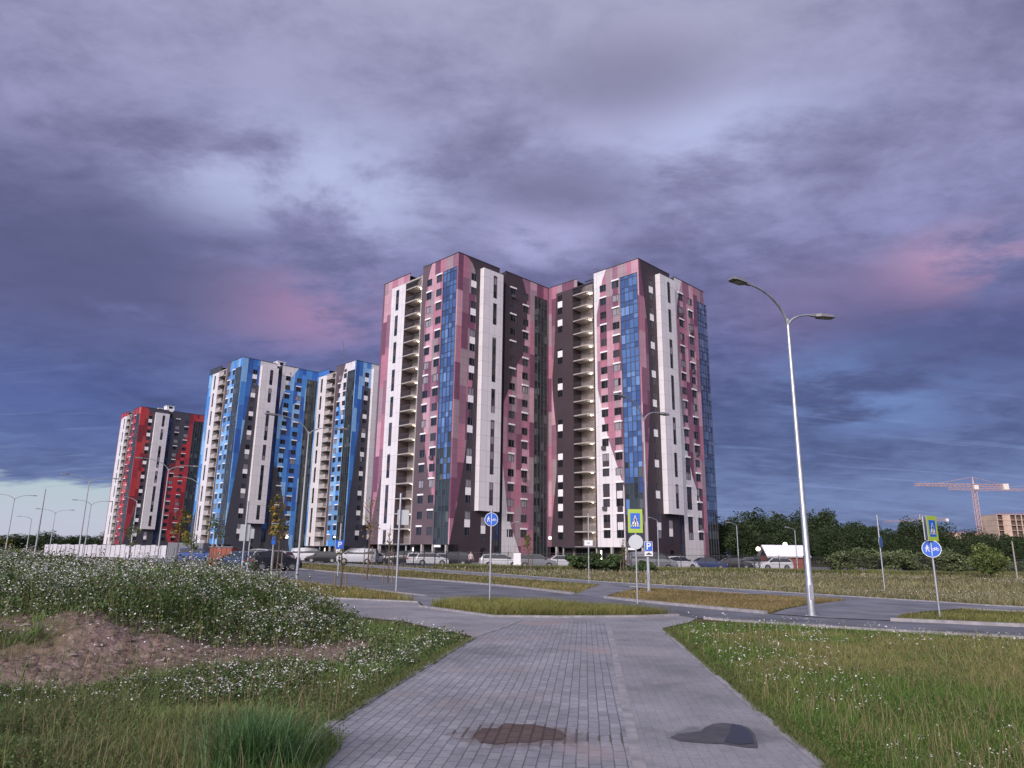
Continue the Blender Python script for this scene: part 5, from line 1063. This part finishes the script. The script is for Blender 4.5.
# ------------------------------------------------------------------ cars
GLS = mat('car_glass', (.015, .018, .022), .05, spec=.6); TYR = mat('tyre', (.02, .02, .02), .85); RIM = mat('rim', (.35, .35, .37), .35, .8); HL = mat('headlight_glass', (.65, .65, .68), .12); TL = mat('tail_light_red', (.45, .01, .015), .2); PLT = mat('number_plate', (.7, .7, .7), .5); TRIM = mat('car_trim', (.03, .03, .03), .6)
CARP = {'white': (.50, .50, .53), 'silver': (.38, .39, .43), 'grey': (.17, .175, .20), 'black': (.018, .018, .022), 'dark blue': (.025, .04, .12), 'dark red': (.18, .015, .02), 'blue': (.03, .07, .25)}
SHAPES = {
 'sedan': dict(L=4.5, W=1.76, top=[(-2.25, .62), (-2.15, .92), (-1.45, 1.00), (-.75, 1.40), (.45, 1.45), (1.25, .98), (2.0, .82), (2.24, .60)], gl=[(-1.28, .99), (-.72, 1.35), (.42, 1.40), (1.08, .97)]),
 'hatch': dict(L=4.1, W=1.76, top=[(-2.05, .60), (-2.02, .95), (-1.72, 1.42), (-.6, 1.54), (.4, 1.50), (1.15, 1.02), (1.85, .88), (2.04, .60)], gl=[(-1.82, 1.02), (-1.60, 1.38), (-.6, 1.48), (.38, 1.45), (1.0, 1.0)]),
 'estate': dict(L=4.6, W=1.80, top=[(-2.3, .62), (-2.26, 1.0), (-1.95, 1.44), (-.6, 1.54), (.45, 1.50), (1.30, 1.0), (2.1, .84), (2.29, .60)], gl=[(-2.05, 1.02), (-1.85, 1.40), (-.6, 1.49), (.42, 1.45), (1.14, .99)]),
 'suv': dict(L=4.6, W=1.86, top=[(-2.28, .70), (-2.25, 1.12), (-2.0, 1.66), (-.6, 1.74), (.35, 1.68), (1.10, 1.18), (2.05, 1.05), (2.28, .70)], gl=[(-2.06, 1.15), (-1.88, 1.58), (-.6, 1.66), (.32, 1.62), (.96, 1.16)]),
 'van': dict(L=5.2, W=1.95, top=[(-2.6, .70), (-2.6, 1.2), (-2.52, 1.92), (-.8, 2.0), (1.0, 1.94), (1.85, 1.22), (2.45, 1.02), (2.6, .70)], gl=[(-2.4, 1.22), (-2.36, 1.76), (-.8, 1.82), (.95, 1.78), (1.68, 1.22)])}
def car_mesh(kind, paint):
    sh = SHAPES[kind]; W = sh['W']/2; L_ = sh['L']; body = MB(); top = sh['top']; n = len(top); zs = .24
    beltz = 1.0
    rows = []
    for (x, z) in top:
        belt = max(min(z, .99 if kind != 'van' else 1.2), .3); up = max(0, z-belt); inset = W*.16*min(1, up/.5)
        rows.append([(x, -W*.96, zs), (x, -W, .55), (x, -W*.97, belt), (x, -(W*.95-inset), z-.03 if up > .05 else z-.01), (x, -(W*.80-inset), z), (x, (W*.80-inset), z), (x, (W*.95-inset), z-.03 if up > .05 else z-.01), (x, W*.97, belt), (x, W, .55), (x, W*.96, zs)])
    V = [p for r in rows for p in r]; Fc = []
    for i in range(n-1):
        for k in range(9): Fc.append((i*10+k, i*10+k+1, (i+1)*10+k+1, (i+1)*10+k))
    Fc.append(tuple(range(10))[::-1]); Fc.append(tuple((n-1)*10+k for k in range(10))); body.mesh(V, Fc, paint, True)
    body.box(-L_*.46, L_*.46, -W*.9, W*.9, .16, .25, TRIM)
    wx = (-L_*.29, L_*.30)
    for x in wx:
        for s in (-1, 1):
            q = [(x+.37*math.cos(a), .32+.37*math.sin(a)) for a in [PI*k/12 for k in range(13)]]
            body.face([(a, s*(W+.004), b) for a, b in q][::s], TRIM)
    return body, sh, W, L_, wx
CARLIB = {}
def car(px, Y, kind, colr, rz, label, group='cars parked in front of the towers'):
    x, y = unit(px, 565, Y); paint = mat('paint_'+colr.replace(' ', '_'), CARP[colr], .25, .1)
    key = (kind, colr)
    if key in CARLIB: root = copy_tree(CARLIB[key])
    else:
        body, sh, W, L_, wx = car_mesh(kind, paint); root = empty('parked_car', (0, 0, 0)); b = body.build('body', root)
        md = b.modifiers.new('bevel', 'BEVEL'); md.width = .05; md.segments = 2; md.limit_method = 'ANGLE'; md.angle_limit = math.radians(35)
        g = MB(); gl = sh['gl']; zt = max(q[1] for q in gl); zb = gl[0][1]
        for s in (-1, 1):
            def yy(z): return s*(W*.97-W*.17*min(1, max(0, (z-zb))/(.45))+.012)
            pts = [(a, yy(z), z) for a, z in gl]; g.face(pts[::s], GLS)
            xm = (gl[0][0]+gl[-1][0])/2; g.box(xm-.03, xm+.03, s*(W*.86) if s < 0 else W*.82, s*(W*.82) if s < 0 else W*.9, zb, zt-.05, paint)
        g.build('side_windows', root)
        tops = sh['top']; iw = next(i for i in range(len(tops)-1) if tops[i][0] > 0 and tops[i][1]-tops[i+1][1] > .3)
        a, c = tops[iw], tops[iw+1]; ws = MB(); dn = Vector((a[1]-c[1], 0, c[0]-a[0])).normalized()*.014
        ws.face([(c[0]*.93+a[0]*.07+dn.x, -W*.80, c[1]*.93+a[1]*.07+dn.z), (c[0]*.93+a[0]*.07+dn.x, W*.80, c[1]*.93+a[1]*.07+dn.z), (a[0]*.92+c[0]*.08+dn.x, W*.64, a[1]*.92+c[1]*.08+dn.z), (a[0]*.92+c[0]*.08+dn.x, -W*.64, a[1]*.92+c[1]*.08+dn.z)], GLS); ws.build('windscreen', root)
        ir = next(i for i in range(len(tops)-1) if tops[i+1][1]-tops[i][1] > .3 and tops[i][1] > .85); a, c = tops[ir], tops[ir+1]; dn = Vector((-(c[1]-a[1]), 0, (c[0]-a[0]))).normalized()*.014; rw = MB()
        rw.face([(a[0]*.88+c[0]*.12+dn.x, -W*.78, a[1]*.88+c[1]*.12+dn.z), (a[0]*.88+c[0]*.12+dn.x, W*.78, a[1]*.88+c[1]*.12+dn.z), (c[0]*.9+a[0]*.1+dn.x, W*.62, c[1]*.9+a[1]*.1+dn.z), (c[0]*.9+a[0]*.1+dn.x, -W*.62, c[1]*.9+a[1]*.1+dn.z)], GLS); rw.build('rear_window', root)
        for xw in wx:
            for s in (-1, 1):
                w_ = MB(); w_.tube([(xw, s*(W-.2), .32), (xw, s*(W+.015), .32)], .32, TYR, 20); wo = w_.build('wheel', root); r_ = MB(); r_.tube([(xw, s*(W+.0), .32), (xw, s*(W+.03), .32)], [.21, .19], RIM, 16); r_.build('rim', wo)
        zl = .70 if kind not in ('suv', 'van') else .85
        for s in (-1, 1):
            h = MB(); x0 = sh['top'][-1][0]; h.box(x0-.28, x0+.012, s*W*.90-.14*(s > 0), s*W*.90+.14*(s < 0), zl-.14, zl+.01, HL); h.build('headlight', root)
            h = MB(); x0 = sh['top'][0][0]; h.box(x0-.015, x0+.12, s*W*.92-.16*(s > 0), s*W*.92+.16*(s < 0), zl, zl+.22, TL); h.build('tail_light', root)
            h = MB(); h.box(gl[-1][0]-.28, gl[-1][0]-.08, s*W if s > 0 else s*W-.17, s*W+.17 if s > 0 else s*W, zb+.02, zb+.16, TRIM); h.build('wing_mirror', root)
        h = MB(); h.box(sh['top'][0][0]-.02, sh['top'][0][0]+.02, -.26, .26, .5, .62, PLT); h.box(sh['top'][-1][0]-.02, sh['top'][-1][0]+.02, -.26, .26, .42, .54, PLT); h.build('number_plate', root)
        CARLIB[key] = root
    root.location = (x, y, 0.012); root.rotation_euler = (0, 0, rz); tag(root, label, 'car', group); return root
rd = math.radians
car(273, 57, 'hatch', 'black', rd(40), 'black hatchback with red tail lights passing left of the blue block', 'cars on the side road')
car(242, 62, 'sedan', 'dark blue', rd(150), 'dark blue saloon half hidden by the weeds behind the sign backs', 'cars on the side road')
car(255, 100, 'suv', 'silver', rd(170), 'silver off-roader behind the dark blue saloon')
car(272, 82, 'estate', 'silver', rd(165), 'silver estate car roof visible behind the black hatchback')
car(309, 105, 'van', 'white', rd(10), 'white van with a bright roof before the blue tower')
car(322, 98, 'estate', 'black', rd(190), 'black estate car to the right of the white van')
car(336, 100, 'sedan', 'dark blue', rd(180), 'dark blue saloon left of the silver van')
car(357, 96, 'van', 'silver', rd(180), 'silver van left of the tall post')
car(377, 98, 'sedan', 'silver', rd(172), 'silver saloon between the silver van and the dark red car')
car(388.5, 98, 'hatch', 'dark red', rd(178), 'dark red hatchback beside the tall post')
car(402, 97, 'suv', 'black', rd(175), 'black off-roader between the dark red and the white hatchbacks')
car(414, 92, 'hatch', 'white', rd(95), 'white hatchback seen end-on beside the black off-roader')
car(432, 90, 'hatch', 'white', rd(6), 'white hatchback seen from the side below the left tower')
car(452, 91, 'suv', 'black', rd(185), 'black off-roader to the left of the person by the fence')
car(443, 94, 'hatch', 'silver', rd(90), 'small silver hatchback seen end-on left of the black off-roader')
car(500, 80.5, 'estate', 'white', rd(8), 'white estate car with red tail lights behind the round sign')
car(536, 81, 'estate', 'grey', rd(4), 'grey estate car behind the white fence panel')
car(560, 88, 'sedan', 'white', rd(12), 'white saloon partly hidden by the grass near the globe lamp')
car(652, 79, 'van', 'grey', rd(2), 'long grey van behind the parking sign')
car(679, 83, 'hatch', 'white', rd(20), 'small white hatchback at the right end of the grey van')
car(707, 86, 'sedan', 'dark blue', rd(5), 'dark blue saloon below the right edge of the pink tower')
car(733, 90, 'sedan', 'black', rd(0), 'black saloon between the tower and the slim lamp')
car(748, 96, 'estate', 'grey', rd(182), 'dark grey estate car left of the kiosk')
car(774, 88, 'hatch', 'white', rd(186), 'white hatchback parked before the brick kiosk')
car(196, 92, 'suv', 'blue', rd(20), 'blue off-roader beside the white hoarding')

# ------------------------------------------------------------------ fences, kiosk, shed
def rail_fence(pts, H, step, label, name='mesh_fence', bars=True, m=BLKM, cat='fence'):
    P = [Vector((*p, 0)) for p in pts]; root = empty(name, P[0], 0, label, cat); O = P[0]
    for a, b in zip(P[:-1], P[1:]):
        L_ = (b-a).length; n = max(1, round(L_/step)); d = (b-a)/n; u = d.normalized(); an = math.atan2(u.y, u.x)
        for i in range(n+1):
            if i == n and b != P[-1]: continue
            q = MB(); c = a+d*i-O; q.box(-.035, .035, -.035, .035, 0, H+.08, m, Matrix.Translation(c) @ Matrix.Rotation(an, 4, 'Z')); q.build('post', root)
        for i in range(n):
            q = MB(); M_ = Matrix.Translation(a+d*i-O) @ Matrix.Rotation(an, 4, 'Z'); w_ = d.length
            for z in (.12, H*.5, H-.05): q.box(.04, w_-.04, -.012, .012, z, z+.035, m, M_)
            if bars:
                k = int(w_/.13)
                for j in range(1, k): x = w_*j/k; q.box(x-.007, x+.007, -.007, .007, .06, H, m, M_)
            q.build('panel', root)
    return root
rail_fence([(-26, 106), (-5.4, 76.5)], 1.7, 2.6, 'black metal rail fence running along the parked cars on the left')
rail_fence([(-5.4, 76.2), (60, 76.8)], 1.7, 2.6, 'black metal rail fence between the meadow and the parking area')
q = MB(); q.box(-.38, .38, -.02, .02, .15, 1.65, WHS); q.box(-.03, .03, .02, .08, 0, 1.7, BLKM); o = q.build('notice_board'); o.location = (*unit(517, 568, 75.8), 0); tag(o, 'blank white board fixed to the fence beside the white estate car', 'board')
hoard = empty('hoarding', (0, 0, 0), 0, 'long white sheet hoarding low behind the weeds left of the towers', 'fence'); HW = mat('hoarding_white', (.46, .45, .49), .6, noise=(.4, .12)); HGm = mat('hoarding_grey', (.16, .17, .20), .7)
A = Vector((*unit(44, 552, 128), 0)); B = Vector((*unit(166, 552, 112), 0)); n = 26
for i in range(n):
    a = A+(B-A)*i/n; b = A+(B-A)*(i+1)/n; an = math.atan2((B-A).y, (B-A).x); q = MB(); M_ = Matrix.Translation(a) @ Matrix.Rotation(an, 4, 'Z'); w_ = (b-a).length
    q.box(.03, w_-.03, -.03+.02*(i % 2), .03+.02*(i % 2), .1, 2.0+.06*((i*7) % 3), HW, M_); q.box(-.03, .03, -.08, .0, 0, 2.1, HGm, M_); q.build('panel', hoard)
A = Vector((*unit(167, 552, 110), 0)); q = MB(); q.box(0, 5.4, 0, 2.4, .1, 2.5, HGm, Matrix.Translation(A)); o = q
for i in range(18): q.box(.1+i*.3, .22+i*.3, -.04, 0, .25, 2.4, mat('cabin_rib', (.13, .14, .17), .6), Matrix.Translation(A))
cab = q.build('site_cabin'); tag(cab, 'low grey ribbed site cabin at the right end of the white hoarding', 'cabin')
q = MB(); RB = mat('shed_orange_brown', (.28, .075, .045), .7, noise=(1, .2)); q.box(-1.25, 1.25, -.9, .9, 0, 2.1, RB); q.box(-1.35, 1.35, -1.0, 1.0, 2.11, 2.22, HGm)
for i in range(5): q.box(-1.2+i*.55, -1.0+i*.55, -.93, -.9, .05, 2.05, mat('shed_batten', (.20, .05, .035), .7))
o = q.build('garden_shed'); o.location = (*unit(223, 560, 74), 0); o.scale = (.9, .9, .85); tag(o, 'small orange-brown shed left of the blue block', 'shed')
# brick kiosk with a white gabled roof
x0, y0 = unit(784.5, 570, 92); kio = empty('brick_kiosk', (x0, y0, 0), rd(-6), 'small brick kiosk under a white gabled roof left of the near lamp', 'kiosk')
BRK = mat('red_brick', (.26, .085, .06), .85, bands=(.25, .075, .012, .5)); q = MB(); W_, D_ = 2.35, 2.2
for (a, b) in (((-W_, -D_), (W_, -D_)), ((W_, -D_), (W_, D_)), ((W_, D_), (-W_, D_)), ((-W_, D_), (-W_, -D_))):
    l = (Vector(b)-Vector(a)).length; q.face([(*a, 0), (*b, 0), (*b, 1.75), (*a, 1.75)], BRK, [(0, 0), (l, 0), (l, 1.75), (0, 1.75)])
for s in (-1, 1): q.face([(s*W_, -D_, 1.75), (s*W_, D_, 1.75), (s*W_, 0, 2.9)], DARKT)
q.build('wall', kio); rf = MB(); RW = mat('roof_white', (.74, .72, .76), .45)
for s in (-1, 1):
    a = [(-W_-.3, s*(D_+.35), 1.60), (W_+.3, s*(D_+.35), 1.60), (W_+.3, 0, 3.0), (-W_-.3, 0, 3.0)]; b = [(p[0], p[1], p[2]+.10) for p in a]
    rf.face(b[::-s], RW); rf.face(a[::s], RW)
    for i in range(4): j = (i+1) % 4; rf.face([a[i], a[j], b[j], b[i]], RW)
rf.build('roof', kio); q = MB()
for s in (-1, 1): q.box(s*(W_+.15)-.06, s*(W_+.15)+.06, -D_-.25, -D_-.13, 0, 1.62, RW)
q.build('corner_post', kio); q = MB(); q.box(-.5, .5, -D_-.03, -D_+.01, .05, 1.6, mat('kiosk_door', (.20, .07, .05), .6)); q.build('door', kio)

# ------------------------------------------------------------------ building site on the right horizon
CRN = mat('crane_orange', (.60, .36, .28), .6); CWT = mat('counterweight', (.66, .60, .56), .8); RAW = mat('raw_concrete', (.50, .37, .29), .9, noise=(.15, .15)); RAWD = mat('raw_opening', (.10, .075, .07), .95); RAWR = mat('formwork_red', (.42, .17, .16), .9)
def lattice(mb, a, b, w_, n, m, r=.09, tri=False):
    a = Vector(a); b = Vector(b); d = (b-a).normalized(); u = d.cross(Vector((0, 0, 1))) if abs(d.z) < .9 else Vector((1, 0, 0)); u.normalize(); v = d.cross(u).normalized()
    cs = [u*w_/2+v*w_/2, -u*w_/2+v*w_/2, -u*w_/2-v*w_/2, u*w_/2-v*w_/2]
    for c in cs: mb.tube([a+c, b+c], r, m, 5)
    for i in range(n):
        p = a+(b-a)*i/n; q = a+(b-a)*(i+1)/n
        for k in range(4):
            c0, c1 = cs[k], cs[(k+1) % 4]; mb.tube([p+(c0 if i % 2 else c1), q+(c1 if i % 2 else c0)], r*.65, m, 4, False)
def crane(px, Y, zb, zj, jpx0, jpx1, label, s=1.0, jdY=0, faint=CRN):
    b = at(px, 560, Y); zj = at(px, zj, Y).z; root = empty('tower_crane', (b.x, Y, 0), 0, label, 'crane', 'tower cranes over the building site'); m = MB(); lattice(m, (0, 0, 0), (0, 0, zj), 2.0*s, 28, faint, .13*s); m.build('mast', root)
    x0 = at(jpx0, 487, Y).x-b.x; x1 = at(jpx1, 487, Y).x-b.x
    j = MB(); lattice(j, (0, 0, zj+1.2), (x0, jdY, zj+1.2), 1.5*s, 26, faint, .11*s); j.tube([(0, 0, zj+2), (0, 0, zj+6.5*s)], [.5*s, .2*s], faint, 5); j.tube([(0, 0, zj+6.2*s), (x0*.62, jdY*.62, zj+2.0)], .09*s, faint, 4); j.tube([(0, 0, zj+6.2*s), (x1*.9, -jdY*.3, zj+2.0)], .09*s, faint, 4); j.build('jib', root)
    c = MB(); lattice(c, (0, 0, zj+1.2), (x1, -jdY*.3, zj+1.2), 1.5*s, 8, faint, .11*s); c.build('counter_jib', root)
    w_ = MB(); w_.box(x1-1.6, x1+1.6, -jdY*.3-1.2, -jdY*.3+1.2, zj-1.2, zj+2.4, CWT); w_.build('counterweight', root); k = MB(); k.box(-1.3, 1.3, -2.6, -1.1, zj-1.4, zj+1.2, CWT); k.build('cab', root)
crane(984, 430, 0, 487.5, 915, 1005, 'nearest orange tower crane with its jib pointing left over the trees')
crane(1062, 560, 0, 492, 948, 1085, 'farther tower crane whose reddish jib enters from the right edge', 1.0)
crane(925, 900, 0, 521, 905, 934, 'tiny distant tower crane behind the crossing sign on the right', 1.3, 60)
def frame_building(px0, px1, Y, ytop, floors, label, red=False, wid=None):
    a = at(px0, 560, Y); b = at(px1, 560, Y); H = at((px0+px1)/2, ytop, Y).z; W2 = b.x-a.x; root = empty('concrete_frame', (a.x, Y, 0), 0, label, 'unfinished building'); fh = H/floors; q = MB(); D_ = 16
    q.box(.8, W2-.8, 1.6, D_-.5, 0, H-.4, RAWD)
    for k in range(floors+1): q.box(-.1, W2+.1, -.1, D_, fh*k-.28, fh*k, RAWR if red and k == floors else RAW)
    q.build('floor_slabs', root); w_ = MB(); r = random.Random(int(px0)); x = 0; i = 0
    while x < W2-.6:
        solid = (i % 3 == 1); ww = 5.2 if solid else .55
        if x+ww < W2:
            w_ = MB(); w_.box(x, x+ww, .12, .6, .01, H-.29, RAW); w_.build('pier', root)
        x += ww+3.3; i += 1
    w_ = MB(); w_.box(.02, .5, .62, D_-.1, .01, H-.29, RAW)
    w_.build('end_wall', root); p = MB()
    for i in range(int(W2/2.2)): xx = .5+i*2.2; p.box(xx, xx+.25, .5, .75, H+.01, H+1.2+.8*r.random(), RAWR)
    p.build('roof_props', root)
frame_building(1003, 1095, 470, 515, 9, 'larger unfinished concrete building behind the trees at the right edge')
frame_building(953, 1003, 560, 533, 8, 'lower unfinished building with reddish formwork left of the larger one', True)
# far low buildings seen between trunks on the right of the towers are hidden by the wood

# ------------------------------------------------------------------ the person by the fence
def person(px, Y, rz):
    x, y = unit(px, 566, Y); V = [(0, 0, .95), (0, 0, 1.15), (0, 0, 1.38), (0, .0, 1.50), (0, -.01, 1.60), (0, -.01, 1.70),
         (.18, 0, 1.42), (.24, -.02, 1.15), (.25, -.10, .92), (-.18, 0, 1.42), (-.24, .0, 1.15), (-.22, -.12, .95), (.09, 0, .90), (.10, -.03, .50), (.10, .02, .08), (.10, -.14, .04), (-.09, 0, .90), (-.11, .06, .50), (-.11, .12, .08), (-.11, -.03, .04)]
    E_ = [(0, 1), (1, 2), (2, 3), (3, 4), (4, 5), (2, 6), (6, 7), (7, 8), (2, 9), (9, 10), (10, 11), (0, 12), (12, 13), (13, 14), (14, 15), (0, 16), (16, 17), (17, 18), (18, 19)]
    Rr = [.15, .13, .15, .055, .10, .085, .065, .045, .032, .065, .045, .032, .10, .068, .045, .035, .10, .068, .045, .035]
    nb = len(V)
    for hv, s in ((8, 1), (11, -1)):
        hx, hy, hz = V[hv]; V.append((hx, hy-.02, hz-.08)); E_.append((hv, len(V)-1)); Rr.append(.03); pi = len(V)-1
        for f in range(4): V.append((hx+(f-1.5)*.02, hy-.035, hz-.17+.008*abs(f-1.5))); E_.append((pi, len(V)-1)); Rr.append(.009)
        V.append((hx-s*.04, hy-.04, hz-.11)); E_.append((pi, len(V)-1)); Rr.append(.01)
    me = bpy.data.meshes.new('person'); me.from_pydata(V, E_, []); o = bpy.data.objects.new('person', me); col.objects.link(o)
    sk = o.modifiers.new('skin', 'SKIN'); 
    for i, r in enumerate(Rr): me.skin_vertices[0].data[i].radius = (r, r*.8 if i in (0, 1, 2) else r)
    me.skin_vertices[0].data[0].use_root = True; o.modifiers.new('sub', 'SUBSURF').render_levels = 2; o.modifiers['sub'].levels = 2
    dg = bpy.context.evaluated_depsgraph_get(); m2 = bpy.data.meshes.new_from_object(o.evaluated_get(dg)); o.modifiers.clear(); o.data = m2
    skin = mat('skin', (.50, .30, .24), .6); topm = mat('jacket_pale_pink', (.55, .42, .46), .8); trs = mat('trousers_dark', (.03, .03, .045), .85); shoe = mat('shoes', (.05, .05, .05), .7)
    for m_ in (skin, topm, trs, shoe): m2.materials.append(m_)
    for p in m2.polygons:
        z = p.center.z; ax = abs(p.center.x); arm = ax > .19 or (ax > .165 and z < 1.05 and z > .7)
        p.material_index = 0 if z > 1.49 or (arm and z < .97) else (1 if z > .93 else (2 if z > .09 else 3)); p.use_smooth = True
    o.location = (x, y, 0); o.rotation_euler = (0, 0, rz)
    h = MB(); hm = mat('hair_dark_brown', (.05, .03, .02), .7); n = 8
    for i in range(n):
        pass
    h.tube([(0, .02, 1.57), (0, .03, 1.64), (0, .025, 1.72), (0, .015, 1.775), (0, .01, 1.79)], [.088, .108, .104, .06, .01], hm, 14); ho = h.build('hair', o)
    f = MB(); ey = mat('eye_dark', (.02, .015, .015), .3)
    for s in (-1, 1): f.tube([(s*.035, -.098, 1.655), (s*.035, -.106, 1.655)], .011, ey, 8)
    f.build('eyes', o); f = MB(); f.tube([(0, -.09, 1.655), (0, -.118, 1.62), (0, -.10, 1.61)], [.008, .014, .008], skin, 6); f.build('nose', o); f = MB(); f.box(-.024, .024, -.102, -.094, 1.575, 1.585, mat('lips', (.40, .14, .13), .5)); f.build('mouth', o)
    tag(o, 'person in a pale pink top and dark trousers standing by the parked cars', 'person'); return o
person(470.5, 78, rd(20))
